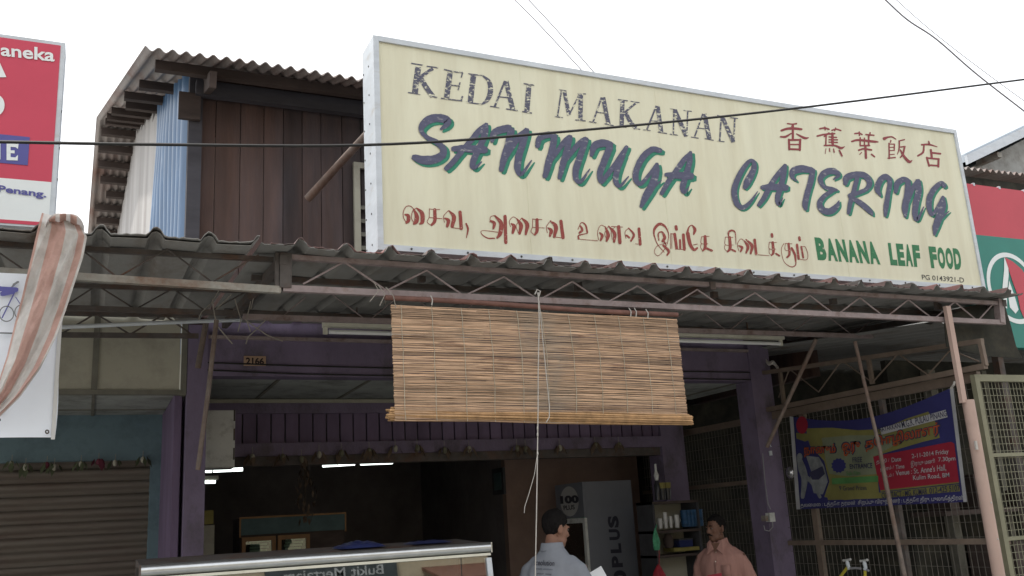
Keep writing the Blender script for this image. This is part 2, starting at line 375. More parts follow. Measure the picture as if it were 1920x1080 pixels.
def stroke(mb, pts, wid, mp, rag=0., shift=(0,0), rounded=True, dl=.00012):
    """a brush stroke: centre line and widths in sight-line units, carried on to the board by mp"""
    if not isinstance(wid, (list, tuple)): wid = [wid]*len(pts)
    s = resample(pts, wid); Lf, Rt = [], []
    _layer[0] = (_layer[0]+1) % 14; lift = _layer[0]*dl
    for i, (x, y, w_) in enumerate(s):
        a = s[max(i-1, 0)]; b = s[min(i+1, len(s)-1)]
        dx, dy = b[0]-a[0], b[1]-a[1]; h = math.hypot(dx, dy) or 1; nx, ny = -dy/h, dx/h
        w1 = w_/2*(1+rnd.uniform(-rag, rag)); w2 = w_/2*(1+rnd.uniform(-rag, rag))
        Lf.append((x+nx*w1, y+ny*w1)); Rt.append((x-nx*w2, y-ny*w2))
    poly = []
    def capp(i0, i1, w_):
        (x, y, _), (x2, y2, _) = s[i0], s[i1]; h = math.hypot(x-x2, y-y2) or 1
        ux, uy = (x-x2)/h, (y-y2)/h
        return [(x+ux*w_*.42+uy*k*w_*.3, y+uy*w_*.42-ux*k*w_*.3) for k in (-1, 1)]
    n = len(s); vs = Lf + Rt; fs = [(i, i+1, n+i+1, n+i) for i in range(n-1)]
    if rounded and s[0][2] > 3:
        c = capp(0, 1, s[0][2]); vs += c; fs.append((0, n, 2*n+ (1 if (c[0][0]-Lf[0][0])**2+(c[0][1]-Lf[0][1])**2 < (c[1][0]-Lf[0][0])**2+(c[1][1]-Lf[0][1])**2 else 0), 2*n + (0 if (c[0][0]-Lf[0][0])**2+(c[0][1]-Lf[0][1])**2 < (c[1][0]-Lf[0][0])**2+(c[1][1]-Lf[0][1])**2 else 1)))
    if rounded and s[-1][2] > 3:
        k0 = len(vs); c = capp(n-1, n-2, s[-1][2]); vs += c
        near = (c[0][0]-Lf[-1][0])**2+(c[0][1]-Lf[-1][1])**2 < (c[1][0]-Lf[-1][0])**2+(c[1][1]-Lf[-1][1])**2
        fs.append((n-1, 2*n-1, k0+(1 if near else 0), k0+(0 if near else 1)))
    mb.add([mp(x+shift[0], y+shift[1], lift) for x, y in vs], fs)
def text_geo(body, bold=0., res=4):
    c = bpy.data.curves.new('t', 'FONT'); c.body = body; c.offset = bold; c.resolution_u = res; c.fill_mode = 'FRONT'
    o = bpy.data.objects.new('t', c); COL.objects.link(o)
    dg = bpy.context.evaluated_depsgraph_get(); dg.update()
    me = bpy.data.meshes.new_from_object(o.evaluated_get(dg))
    vs = [v.co.copy() for v in me.vertices]; fs = [tuple(p.vertices) for p in me.polygons]
    bpy.data.objects.remove(o); bpy.data.curves.remove(c); bpy.data.meshes.remove(me)
    return vs, fs
def text(mb, body, quad, mp, bold=0., lift=0.):
    """letters stretched to the quad TL,TR,BR,BL"""
    vs, fs = text_geo(body, bold)
    if not vs: return
    x0 = min(v.x for v in vs); x1 = max(v.x for v in vs); y0 = min(v.y for v in vs); y1 = max(v.y for v in vs)
    res = []
    for v in vs:
        u = (v.x-x0)/(x1-x0 or 1); t = (v.y-y0)/(y1-y0 or 1)
        tl, tr, br, bl = quad
        a = (bl[0]*(1-u)+br[0]*u, bl[1]*(1-u)+br[1]*u); b = (tl[0]*(1-u)+tr[0]*u, tl[1]*(1-u)+tr[1]*u)
        res.append(mp(a[0]*(1-t)+b[0]*t, a[1]*(1-t)+b[1]*t, lift))
    mb.add(res, fs)
def poly(mb, pts, mp, lift=0.):
    mb.add([mp(x, y, lift) for x, y in pts], [tuple(range(len(pts)))])
def crop(x0, y0, sc, mp): return lambda x, y, lift=0.: mp(x0+x/sc, y0+y/sc, lift)
def onY(Y, base=.004): return lambda x, y, lift=0.: P(x, y, Y-base-lift)
# ================================================================ the setting
def struct(name, mb, mat):
    o = build(name, mb, mat); o['kind'] = 'structure'; return o
struct('ground', MB().add([(-300,-300,-.02),(300,-300,-.02),(300,300,-.02),(-300,300,-.02)], [(0,1,2,3)]), 'concrete')
struct('road', MB().box(-120,120,-7.5,1.5,-.018,-.002), 'asphalt')
struct('pavement', MB().box(-40,40,1.5,7.0,-.015,.10), 'concrete')

# ---------------------------------------------------------------- old timber upper storey
house = thing('timber_house', 'old two storey house with sooty dark plank upper wall and corrugated roof behind the signboard', 'house', (.6,7.1,3.2))
b = MB(); x = .62
while x < 6.6:
    w_ = rnd.uniform(.15,.21); b.box(x, x+w_-.006, YF+rnd.uniform(0,.006), YF+.03, 3.262, 5.26); x += w_
build('plank_wall', b, 'plank', house)
build('corner_post', MB().box(.58,.68,YF-.05,YF+.06,3.262,5.2), 'soot', house)
SX = lambda y: .61 - (y-7.1)*.047
def roofz(y): return 5.02 + (min(y,12)-6.4)*.335 - max(0,y-12)*.2
# left flank: blue sheet then whitewashed boards
def bl(u, v):
    y = 7.16+u*2.25; return (SX(y)-.03+.032*math.cos(u*2*math.pi*9)-.02*math.sin(v*7+u*5)*u, y, 3.0+v*(roofz(y)-3.02))
build('blue_cladding', MB().grid(bl, 132, 6, (.004,0,0)), 'bluesheet', house, 60)
b = MB(); y = 9.42
while y < 14.6:
    w_ = rnd.uniform(.16,.26); top = roofz(y)-.02-rnd.uniform(0,.08)
    b.hexa([(SX(y)-.02,y,3.0),(SX(y)+.02,y,3.0),(SX(y+w_)+.02,y+w_-.01,3.0),(SX(y+w_)-.02,y+w_-.01,3.0),
            (SX(y)-.02,y,top),(SX(y)+.02,y,top),(SX(y+w_)+.02,y+w_-.01,top),(SX(y+w_)-.02,y+w_-.01,top)]); y += w_
build('white_boards', b, 'whiteboard', house)
def EX(y): return .22-(min(y,12)-6.4)*.0607 - max(0,y-12)*.02
def rf(u, v):
    y = 6.4+v*9.6; x0 = EX(y); x_ = x0+u*(6.9-x0)
    return (x_, y, roofz(y)+.017*math.cos((x_-x0)/.0925*2*math.pi)+ (.012*math.sin(x_*2.1+v*3)*min(1,u*8)))
roof = build('roof', MB().grid(rf, 620, 48, (0,0,.008)), 'oldroof', house, 50)
b = MB()
for i, y in enumerate([6.75,7.9,8.8,9.6,10.3,11.0,11.6]):
    b = MB(); b.bar((EX(y)+rnd.uniform(.05,.2),y,roofz(y)-.06),(6.8,y,roofz(y)-.06),.06,.075); build('purlin', b, 'beamwood', roof)
for i in range(9):
    y = 12.15+i*.38; b = MB(); b.bar((EX(y)+rnd.uniform(.04,.22),y,roofz(y)-.07),(SX(y)+.4,y,roofz(y)-.07+rnd.uniform(-.01,.01)),.09,.085); build('purlin', b, 'beamwood', roof)
b = MB().bar((.62,7.0,5.06),(6.6,7.0,5.06),.07,.12); build('eave_beam', b, 'soot', house)
build('rafter_end', MB().bar((.70,6.55,4.93),(.70,7.06,5.10),.05,.12), 'beamwood', house)
build('wall_plate', MB().box(.50,.66,7.0,7.04,4.80,5.02), 'beamwood', house)
wf = MB(); X0 = P(660,310,YF).x; X1 = X0+.75; z0 = 3.28; z1 = P(660,308,YF).z
wf.box(X0,X0+.05,YF-.06,YF-.024,z0,z1).box(X1-.05,X1,YF-.06,YF-.024,z0,z1).box(X0+.05,X1-.05,YF-.06,YF-.024,z1-.05,z1)
win = build('window', wf, 'panel', house)
b = MB()
for k in range(9): b.hexa([(X0+.05,YF-.05,z0+k*.115),(X1-.05,YF-.05,z0+k*.115),(X1-.05,YF-.026,z0+k*.115+.03),(X0+.05,YF-.026,z0+k*.115+.03)]+[(X0+.05,YF-.05,z0+k*.115+.012),(X1-.05,YF-.05,z0+k*.115+.012),(X1-.05,YF-.026,z0+k*.115+.042),(X0+.05,YF-.026,z0+k*.115+.042)])
each('louvre', b, 'seam', win)
b = MB(); b.box(.75,6.6,14.8,14.9,2.9,roofz(14.8)-.05).box(6.55,6.65,7.2,14.8,2.9,roofz(7.2)-.05); each('rear_wall', b, 'plank', house)

st = build('timber_strut', MB().tube([P(577,373,6.2), P(627,318,6.0), P(690,250,5.45)], [.03,.028,.026], 8), 'rustpole', None, 50, loc=P(577,373,6.2))
tag(st, 'reddish round pole slanting up against the side of the big cream signboard', 'pole')

# ---------------------------------------------------------------- purple shop
shop = thing('eating_shop', 'purple painted open fronted eating shop under the canopy, its inside in deep shade', 'shop', (3.2,7.1,0))
CX0, CX1 = .625, .765
build('column', MB().box(CX0,CX1,YF-.02,YF+.24,0,3.2), 'purple', shop)
RX0, RX1 = 5.69, 5.93
build('column', MB().box(RX0,RX1,YF-.02,YF+.22,0,3.2), 'purple', shop)
build('fascia', MB().box(CX1,RX0,YF,YF+.15,2.825,3.10), 'purple', shop)
build('upper_band', MB().box(CX1,RX0,YF+.03,YF+.15,3.125,3.26), 'purple', shop)
build('ledge', MB().box(CX1,RX0,YF-.03,YF+.15,3.10,3.125), 'trussp', shop)
b = MB()
for z in (2.845,2.90): b.tube([(CX1,YF-.012,z+.02)]+[(CX1+(RX0-CX1)*k/8,YF-.012,z+rnd.uniform(-.008,.008)) for k in range(1,9)], .006, 6)
each('conduit', b, 'cable', shop)
build('ceiling_board', MB().box(.66,5.9,YF+.15,YB+.02,2.83,2.86), 'soffit', shop)
b = MB()
for k in range(7): b.box(1.3+k*.72,1.3+k*.72+.025,YF+.15,YB,2.822,2.83)
each('ceiling_strip', b, 'seam', shop)
build('ceiling_trim', MB().box(.66,5.7,YB-.06,YB-.03,2.79,2.822), 'panel', shop)
TZ1, TZ0 = 2.70, 2.44
build('transom_rail', MB().box(.7,5.42,YB-.04,YB+.06,TZ1,2.80), 'purple', shop)
b = MB(); x = .72
while x < 5.4: b.box(x,x+.108,YB-.012,YB+.02,TZ0,TZ1); x += .122
build('transom_board', b, 'purpled', shop)
build('beam', MB().box(.7,5.42,YB-.06,YB+.10,2.33,TZ0), 'purple', shop)
build('door_head', MB().box(.7,5.42,YB-.02,YB+.10,2.25,2.33), 'trussd', shop)
build('door_post', MB().box(5.42,5.70,YB-.06,YB+.2,0,2.80), 'purple', shop)
build('party_wall', MB().box(.60,.70,YF+.24,12.6,0,3.2), 'purple', shop)
build('room_floor', MB().box(.7,9.0,7.0,12.6,.10,.16), 'concrete', shop)
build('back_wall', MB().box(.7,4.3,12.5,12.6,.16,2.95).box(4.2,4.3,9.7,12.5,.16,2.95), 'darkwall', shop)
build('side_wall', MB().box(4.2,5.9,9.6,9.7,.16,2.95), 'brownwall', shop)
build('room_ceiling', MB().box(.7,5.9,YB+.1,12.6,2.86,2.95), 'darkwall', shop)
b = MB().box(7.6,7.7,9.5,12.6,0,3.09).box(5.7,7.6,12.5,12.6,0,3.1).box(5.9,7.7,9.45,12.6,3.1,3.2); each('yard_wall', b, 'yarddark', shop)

pl = build('number_plate', MB().box(P(457,668,YF).x, P(498,668,YF).x, YF-.012, YF-.001, P(470,686,YF).z, P(470,668,YF).z), 'plate', None, loc=P(477,677,YF-.002))
tag(pl, 'small brown house number plate reading 2166 on the purple fascia', 'number plate')
b = MB(); text(b, '2166', [(461,670),(495,671),(495,684),(461,683)], onY(YF-.012), .035); build('numerals', b, 'platenum', pl)
for q in (458.5,496.7):
    pass
mb_ = thing('meter_box', 'pale grey metal cabinet fixed high beside the left purple column', 'cabinet', P(410,820,7.7))
c0 = P(383,772,7.7); c1 = P(437,878,7.7)
build('casing', MB().box(c0.x,c1.x,7.62,7.85,c1.z,c0.z), 'boxgrey', mb_)
build('door', MB().box(c0.x+.005,c1.x-.016,7.60,7.618,c1.z+.006,c0.z-.006), 'boxgrey', mb_)
b = MB()
for k in range(3): b.box(c1.x-.013,c1.x-.003,7.606,7.62,c1.z+.06+k*.15,c1.z+.15+k*.15)
each('hinge', b, 'trussd', mb_)
build('bracket', MB().box(.70,c0.x,7.66,7.8,c0.z-.1,c0.z-.05), 'trussd', mb_)
tag(build('white_pillar', MB().box(P(380,1000,8.7).x,P(402,1000,8.7).x,8.7,8.9,.16,P(390,985,8.7).z), 'panel', None, loc=(.95,8.8,.16)), 'narrow pale pillar standing just inside the shop beside the left purple column', 'pillar')
tag(build('yellow_notice', MB().box(P(381,965,8.69).x,P(400,965,8.69).x,8.68,8.69,P(390,983,8.69).z,P(390,957,8.69).z), 'yellowpaper', None, loc=P(390,970,8.685)), 'small faded yellow notice on the pale pillar inside the left of the shop', 'notice')
tag(build('socket_box', MB().box(P(345,1060,7.05).x,P(370,1060,7.05).x,7.03,7.078,P(350,1062,7.05).z,P(350,1052,7.05).z).box(P(348,1060,7.05).x,P(352,1060,7.05).x,7.024,7.03,P(350,1060,7.05).z,P(350,1054,7.05).z), 'white', None, loc=P(355,1055,7.05)), 'small white socket box low on the left purple column', 'socket')

# ---------------------------------------------------------------- neighbour with the shutter
nb = thing('shuttered_shop', 'neighbouring closed shop with beige panels, teal lintel and brown roller shutter', 'shop', (-1,7.1,0))
z0 = 2.70; xs = [-3.4, -2.2, -1.45, P(180,660,YF).x, .585]
for i in range(4): build('panel', MB().box(xs[i]+.012,xs[i+1]-.012,YF,YF+.05,z0+.02,3.35), 'panel', nb)
b = MB()
for x in xs[1:4]: b.box(x-.02,x+.02,YF-.012,YF+.04,z0+.02,3.35)
b.box(-3.4,.585,YF-.012,YF+.05,z0-.015,z0+.018)
each('cover_strip', b, 'seam', nb)
build('corner_trim', MB().box(.585,.622,YF-.01,YF+.2,z0-.02,3.35), 'seam', nb)
build('ceiling_board', MB().box(-3.4,.60,YF+.05,YB+.02,z0,z0+.03), 'soffit', nb)
b = MB()
for x in xs[1:4]: b.box(x-.012,x+.012,YF+.05,YB,z0-.008,z0)
b.box(-3.4,.6,YB-.35,YB-.33,z0-.007,z0); each('ceiling_strip', b, 'seam', nb)
build('lintel', MB().box(-3.4,.55,YB,YB+.2,2.33,z0), 'teal', nb)
build('jamb', MB().box(.47,.55,YB,YB+.2,0,2.33), 'teal', nb)
build('end_wall', MB().box(.55,.60,YF+.06,YB+.2,0,z0), 'purpled', nb)
def sh(u, v):
    z = v*2.34; t = (z/.105)%1; return (-3.4+u*3.87, YB+.10-(.045*math.sin(min(1,t/.62)*math.pi*.85)**.6 if 0<t<.62 else 0), z)
build('roller_shutter', MB().grid(sh, 1, 224, (0,.004,0)), 'shutter', nb, 70)
build('rear_wall', MB().box(-3.4,.6,9.2,9.3,0,3.5), 'darkwall', nb)

# ---------------------------------------------------------------- canopies
def rib(x, per, h, wd=.30):
    t = ((x/per)%1); t = min(t, 1-t)/ (wd/2)
    return h*(1-max(0, min(1, (t-.35)/.7))**1.2) if t < 1.05 else 0
def sheet(x0, x1, y0, y1, zf, zb, per, h, nx, seed, jag):
    r_ = random.Random(seed); js = [r_.uniform(-1,1)*jag for _ in range(nx+1)]
    def fn(u, v):
        x = x0+u*(x1-x0); y = y0+v*(y1-y0)
        if v == 0: y += js[int(round(u*nx))]
        return (x, y, zf+(zb-zf)*v + rib(x, per, h) + .007*math.sin(x*2.3+v*3)+.004*math.sin(x*9.1))
    return MB().grid(fn, nx, 5, (0,0,.004))
def truss(root, name, mat, nodes_t, nodes_b, Y, ends, cw=.034, ww=.011, z_flat=None):
    """one welded open-web beam: two chords and a zigzag"""
    b = MB()
    (t0, t1), (b0, b1) = ends
    b.bar(P(*t0,Y), P(*t1,Y), cw, cw*.8); b.bar(P(*b0,Y), P(*b1,Y), cw, cw)
    seq = sorted(nodes_t+nodes_b)
    for p, q in zip(seq, seq[1:]): b.tube([P(*p,Y), P(*q,Y)], ww/2, 6)
    return b
can = thing('shop_canopy', 'corrugated canopy over the eating shop with a mauve zigzag truss along its front edge', 'canopy', (3.5,4.75,3.0))
rs = build('roof_sheet', sheet(.79,6.30,4.60,7.08,3.079,3.239,.236,.040,320,3,.016), 'roofred', can, 40)
build('sheet_backing', sheet(.742,6.297,4.604,7.08,3.0735,3.2335,.236,.040,320,3,.016), 'roofback', can, 40)
nt_ = [(645,491),(800,507),(945,519),(1073,528),(1195,536),(1307,543),(1415,549),(1518,554),(1612,558),(1703,562),(1790,566),(1862,570)]
nb_ = [(568,533),(725,545),(870,555),(1010,563),(1135,569),(1255,575),(1363,581),(1470,587),(1568,592),(1660,596),(1750,599),(1833,602)]
build('front_truss', truss(can, 't', 'trussp', nt_, nb_, YT, (((545,483),(1882,570)),((530,541),(1882,605)))), 'trussp', can, 40)
b = MB(); b.bar(P(535,476,YT), P(534,541,YT), .06, .05); b.bar(P(519,474,YT), P(519,541,YT), .02, .03); each('truss_end_post', b, 'trussd', can)
build('truss_end_post', MB().bar(P(1872,562,YT), P(1876,606,YT), .05, .05), 'trussp', can)
Y2 = 5.9
it = [(600,535),(760,545),(910,553),(1050,560),(1180,566),(1300,572),(1420,578),(1540,583),(1650,587)]
ib = [(525,597),(690,603),(840,607),(980,611),(1115,615),(1240,619),(1365,622),(1480,626),(1600,630)]
build('inner_truss', truss(can, 't', 'trussp', it, ib, Y2, (((460,540),(1660,590)),((455,594),(1635,631))), .034, .008), 'trussp', can, 40)
b = MB()
for px in (530,1330,1868):
    p = P(px,520,YT); b.bar((p.x,4.72,3.045),(p.x,7.06,3.2),.04,.05)
each('rafter', b, 'trussd', can)
b = MB()
for y in (5.3,6.5): b.bar((.8,y,3.03+(y-4.6)*.064+.02),(6.25,y,3.03+(y-4.6)*.064+.02),.035,.03)
each('purlin', b, 'trussd', can)

can2 = thing('side_canopy', 'grey corrugated canopy over the shuttered shop with rusty grey trusses below it', 'canopy', (-.8,4.75,3.0))
build('roof_sheet', sheet(-3.3,.735,4.58,7.08,3.075,3.235,.245,.04,240,5,.014), 'roofgrey', can2, 40)
def fn(u, v):
    x = -3.3+u*4.03; return (x, 4.78+v*.012, 3.02+.055*v+ (rib(x+.03,.245,.03) if v > .5 else 0))
build('front_lip', MB().grid(lambda u, v: (-3.3+u*4.03, 4.60+v*.22, 3.0635+v*.014+rib(-3.3+u*4.03,.245,.04)+.007*math.sin((-3.3+u*4.03)*2.3)+.004*math.sin((-3.3+u*4.03)*9.1)), 200, 2, (0,0,.003)), 'roofgrey', can2, 40)
lt = [(-40,448),(140,458),(314,467),(485,478)]; lb = [(-120,500),(50,509),(220,520),(398,529)]
build('truss_chord', MB().bar(P(-200,497,YT),P(526,544,YT),.036,.036), 'trussg', can2)
b = MB().bar(P(-200,447,YT+.05),P(512,487,YT+.05),.03,.024); seq = sorted(lt+lb)
for p_, q_ in zip(seq, seq[1:]): b.tube([P(*p_,YT+.02), P(*q_,YT+.02)], .0045, 6)
build('truss_web', b, 'trussd', can2, 40)
mt_ = [(60,530),(182,535),(324,541),(460,548)]; mb2 = [(0,570),(120,575),(254,580),(390,586)]
build('middle_truss', truss(can2, 't', 'trussd', mt_, mb2, 5.8, (((-100,528),(470,546)),((-100,570),(455,588))), .03, .010), 'trussd', can2, 40)
kt = [(50,586),(179,588),(307,590)]; kb = [(-10,624),(117,625),(244,627),(362,629)]
build('rear_truss', truss(can2, 't', 'trussd', kt, kb, 6.75, (((-100,584),(372,592)),((-100,626),(372,630))), .032, .013), 'trussd', can2, 40)
pi = build('light_pipe', MB().tube([P(60,616,5.5), P(280,606,5.8), P(452,600,6.1)], .012, 8), 'alu', None, 50, loc=P(280,606,5.8))
tag(pi, 'thin pale pipe hung level below the left canopy trusses', 'pipe')

# ---------------------------------------------------------------- the big signboard
SB = thing('signboard', 'large cream lightbox signboard of the eating shop, tilted letters peeling, above the canopy', 'signboard', P(1250,500,YS))
SL = P(700,65,YS); SBL = P(706,468,YS); SRT = P(1800,248,YS); SRB = P(1838,545,YS)
X0, X1 = (SL.x+SBL.x)/2, (SRT.x+SRB.x)/2; Z1 = (SL.z+SRT.z)/2; Z0 = (SBL.z+SRB.z)/2; DB = .235
build('face', MB().box(X0+.03,X1-.03,YS,YS+.03,Z0+.03,Z1-.03), 'cream', SB)
b = MB(); b.box(X0,X0+.035,YS-.012,YS+DB,Z0,Z1).box(X1-.03,X1,YS-.012,YS+DB,Z0,Z1)
each('side_frame', b, 'alu', SB)
b = MB(); nseg = 12
def zt(t): return Z1+.012*math.sin(t*math.pi)*-1
for k in range(nseg):
    a, c = k/nseg, (k+1)/nseg
    xa, xb = X0+.035+(X1-X0-.065)*a, X0+.035+(X1-X0-.065)*c
    b.hexa([(xa,YS-.014,zt(a)-.034),(xb,YS-.014,zt(c)-.034),(xb,YS+DB,zt(c)-.034),(xa,YS+DB,zt(a)-.034),(xa,YS-.014,zt(a)),(xb,YS-.014,zt(c)),(xb,YS+DB,zt(c)),(xa,YS+DB,zt(a))])
build('top_frame', b, 'alu', SB)
b = MB(); b.box(X0+.035,X1-.03,YS-.012,YS+DB,Z0,Z0+.034); build('bottom_frame', b, 'alu', SB)
b = MB()
for xx in (985,1240,1560): xw = P(xx,300,YS).x; b.box(xw,xw+.0025,YS-.0012,YS+.001,Z0+.035,Z1-.05)
each('joint', b, 'cream', SB)
b = MB()
for zz in [Z0+.06+.19*k for k in range(7)]: b.tube([(X0-.003,YS+.1,zz),(X0+.003,YS+.1,zz)],.006,6).tube([(X0-.003,YS+.215,zz),(X0+.003,YS+.215,zz)],.006,6)
for k in range(14): b.tube([(X0+.2+k*.35,YS-.016,Z0+.016),(X0+.2+k*.35,YS-.01,Z0+.016)],.007,6)
each('screw', b, 'black', SB)
build('back_panel', MB().box(X0+.03,X1-.03,YS+DB-.02,YS+DB-.005,Z0+.03,Z1-.03), 'alu', SB)
b = MB()
for k in range(5): xx = X0+.3+k*1.05; b.bar((xx,YS+.12,3.06),(xx,YS+.12,Z0),.04,.04)
each('foot', b, 'trussd', SB)
for px in (690,1830): pass

on = onY(YS, .0015)
A = crop(740,100,6,on); B = crop(1020,140,5.0526,on)
b = MB()
for pts, w_ in [([(266,155),(226,455)],68),([(185,112),(325,135)],14),([(150,440),(290,462)],14),([(430,170),(350,225),(275,275)],38),([(360,145),(490,162)],14),([(296,285),(360,390),(430,485)],58),([(400,480),(480,497)],16),
    ([(625,215),(585,500)],62),([(555,180),(660,205),(765,215)],14),([(765,215),(750,272)],14),([(620,357),(730,367)],14),([(735,325),(715,415)],16),([(520,505),(640,520),(760,535)],14),([(765,480),(745,540)],20),
    ([(888,245),(850,560)],62),([(825,230),(990,250)],14),([(990,250),(1062,320),(1078,430),(1045,520),(985,572)],[16,46,60,50,18]),([(800,550),(985,574)],14),
    ([(1240,310),(1185,450),(1125,600)],24),([(1252,310),(1330,635)],54),([(1185,490),(1275,498)],13),([(1075,595),(1180,612)],13),([(1255,625),(1385,645)],13),
    ([(1510,360),(1487,660)],58),([(1450,340),(1570,358)],14),([(1435,655),(1545,672)],14)]: stroke(b, pts, w_, A, .04, rounded=False)
build('lettering', b, 'serif', SB); b = MB()
for pts, w_ in [([(165,155),(128,400)],14),([(140,140),(212,155)],10),([(98,395),(180,408)],10),([(195,165),(237,385)],36),([(335,185),(240,380)],14),([(350,180),(345,430)],42),([(320,180),(398,183)],10),([(297,428),(395,438)],10),
    ([(545,215),(465,450)],16),([(560,215),(612,470)],40),([(495,355),(580,365)],9),([(428,445),(500,456)],9),([(575,465),(660,482)],9),
    ([(745,240),(735,495)],40),([(700,235),(795,248)],9),([(697,487),(783,500)],9),([(880,262),(820,310),(760,362)],20),([(820,252),(905,265)],9),([(775,362),(815,440),(870,508)],38),([(850,508),(912,518)],9),
    ([(1065,295),(975,520)],16),([(1075,295),(1112,545)],40),([(1010,437),(1090,442)],9),([(940,522),(1010,530)],8),([(1078,543),(1165,557)],9),
    ([(1232,330),(1225,570)],14),([(1192,318),(1250,332)],9),([(1192,563),(1270,573)],9),([(1240,335),(1350,582)],40),([(1362,340),(1352,585)],14),([(1322,338),(1400,348)],9),
    ([(1505,370),(1425,595)],15),([(1520,372),(1567,610)],42),([(1460,505),(1540,515)],9),([(1393,590),(1465,602)],9),([(1523,605),(1608,622)],9),
    ([(1680,390),(1665,630)],16),([(1640,385),(1700,398)],9),([(1640,628),(1710,635)],9),([(1690,400),(1795,638)],38),([(1808,410),(1797,640)],15),([(1762,405),(1838,415)],9)]: stroke(b, pts, w_, B, .04, rounded=False)
build('lettering', b, 'serif', SB)

C_ = ((740,190,6), [([(520,312),(580,265),(590,215),(490,188),(385,208),(312,275),(305,345),(370,408),(470,460),(545,530),(535,605),(440,655),(320,660),(222,632)],[26,66,90,95,95,78,50,52,62,76,88,96,100,70]),
    ([(1030,262),(960,325),(860,440),(740,580),(650,690),(582,755)],[44,68,66,62,62,58]),([(1030,262),(1012,370),(965,500),(905,620),(875,720),(905,745),(978,680)],[50,74,74,74,64,40,14]),([(662,535),(790,530),(1012,545)],[60,82,84]),
    ([(1098,445),(1112,365),(1185,322),(1285,300)],[46,76,84,80]),([(1312,330),(1275,500),(1232,640),(1200,770)],[80,80,78,56]),([(1240,655),(1375,430),(1475,335)],[44,70,66]),([(1482,330),(1442,470),(1392,640),(1385,770),(1430,815),(1540,665)],[70,80,80,72,46,14])])
D_ = ((1000,220,6), [([(48,322),(68,240),(145,200),(220,195)],[56,72,74,70]),([(238,220),(210,370),(170,520),(132,660)],[74,76,80,60]),([(190,500),(330,300),(400,225)],[40,60,58]),([(412,225),(370,400),(330,540),(296,680)],[64,74,72,46]),([(352,500),(500,310),(583,245)],[40,62,58]),([(592,250),(540,400),(482,580),(480,690),(535,722),(635,582)],[64,74,74,62,44,13]),
    ([(655,425),(692,320),(785,290),(868,305)],[44,82,88,72]),([(862,335),(805,480),(752,620),(755,715)],[80,78,74,56]),([(768,730),(900,560),(1000,420),(1048,335)],[48,60,62,46]),([(1010,420),(942,600),(928,715),(975,772),(1072,665)],[58,68,62,40,13]),
    ([(1425,372),(1335,362),(1232,450),(1162,590),(1152,695),(1205,748),(1300,650),(1388,535)],[58,68,74,70,64,48,44,46]),([(1390,530),(1382,620),(1340,760),(1270,880),(1215,1000)],[48,74,88,84,42]),([(1350,785),(1440,708)],[42,12]),
    ([(1768,395),(1690,485),(1600,610),(1510,740),(1445,855)],[34,60,60,58,48]),([(1768,395),(1758,500),(1722,640),(1680,780),(1700,845),(1750,782)],[40,64,70,66,38,12]),([(1495,645),(1600,650),(1772,660)],[46,76,80])])
E_ = ((1350,280,7.7125), [([(362,545),(402,465),(485,300),(492,195),(435,165),(338,275),(242,460),(205,620),(240,775),(325,842),(430,770),(545,610)],[70,104,84,66,54,70,82,84,80,70,50,12]),
    ([(930,235),(868,325),(750,485),(642,690),(562,805)],[40,70,74,74,56]),([(940,235),(920,370),(872,560),(832,700),(850,795),(910,700)],[60,80,80,76,52,12]),([(612,550),(750,545),(950,552)],[62,98,98]),
    ([(1108,458),(1045,395),(1065,315),(1180,282),(1320,300)],[18,62,106,108,88]),([(1342,310),(1310,470),(1262,640),(1232,790),(1240,860)],[80,84,84,86,56]),
    ([(1645,432),(1715,372),(1635,312),(1520,340),(1452,430),(1505,540),(1615,572),(1690,590)],[22,64,92,98,78,60,58,38]),([(1640,590),(1505,680),(1442,780),(1482,876),(1590,896),(1690,820),(1722,742)],[58,68,80,94,98,78,14])])
F_ = ((1560,300,7.2), [([(182,318),(205,235),(330,195),(445,212),(508,300),(468,390),(362,440),(242,482)],[58,96,84,84,78,60,58,66]),([(340,240),(300,400),(252,560),(222,715)],[64,64,64,46]),([(270,512),(400,592),(515,695),(548,742)],[58,78,68,22]),
    ([(652,478),(612,392),(652,275),(725,225),(782,290),(760,450),(732,620),(720,748)],[32,78,84,78,68,64,74,42]),
    ([(860,432),(882,315),(968,262),(1025,280)],[48,82,74,66]),([(1030,300),(1010,470),(988,640),(990,760)],[74,74,88,40]),([(1010,600),(1078,405),(1148,295)],[48,68,56]),([(1160,290),(1168,420),(1132,600),(1122,745),(1155,800),(1240,632)],[78,88,84,74,48,14]),
    ([(1518,352),(1478,312),(1390,380),(1322,500),(1312,635),(1350,738),(1420,650),(1498,502)],[58,60,74,78,74,48,44,46]),([(1500,512),(1498,620),(1450,760),(1402,900),(1385,1005)],[48,88,98,88,32]),([(1480,775),(1580,690)],[48,12])])
for pair_ in ((C_, D_), (E_, F_)):
    b = MB(); g = MB()
    for (x0, y0, sc), ss in pair_:
        k = crop(x0, y0, sc, on)
        for pts, w_ in ss:
            stroke(g, pts, [q+4 for q in w_], k, .02, shift=(5.2*sc, 4.6*sc) if (x0 < 1300) else (3.6*sc*.9, 3.2*sc*.9))
        k = crop(x0, y0, sc, onY(YS, .0042))
        for pts, w_ in ss: stroke(b, pts, w_, k, .06)
    build('letter_shadow', g, 'green', SB); build('lettering', b, 'brush', SB)

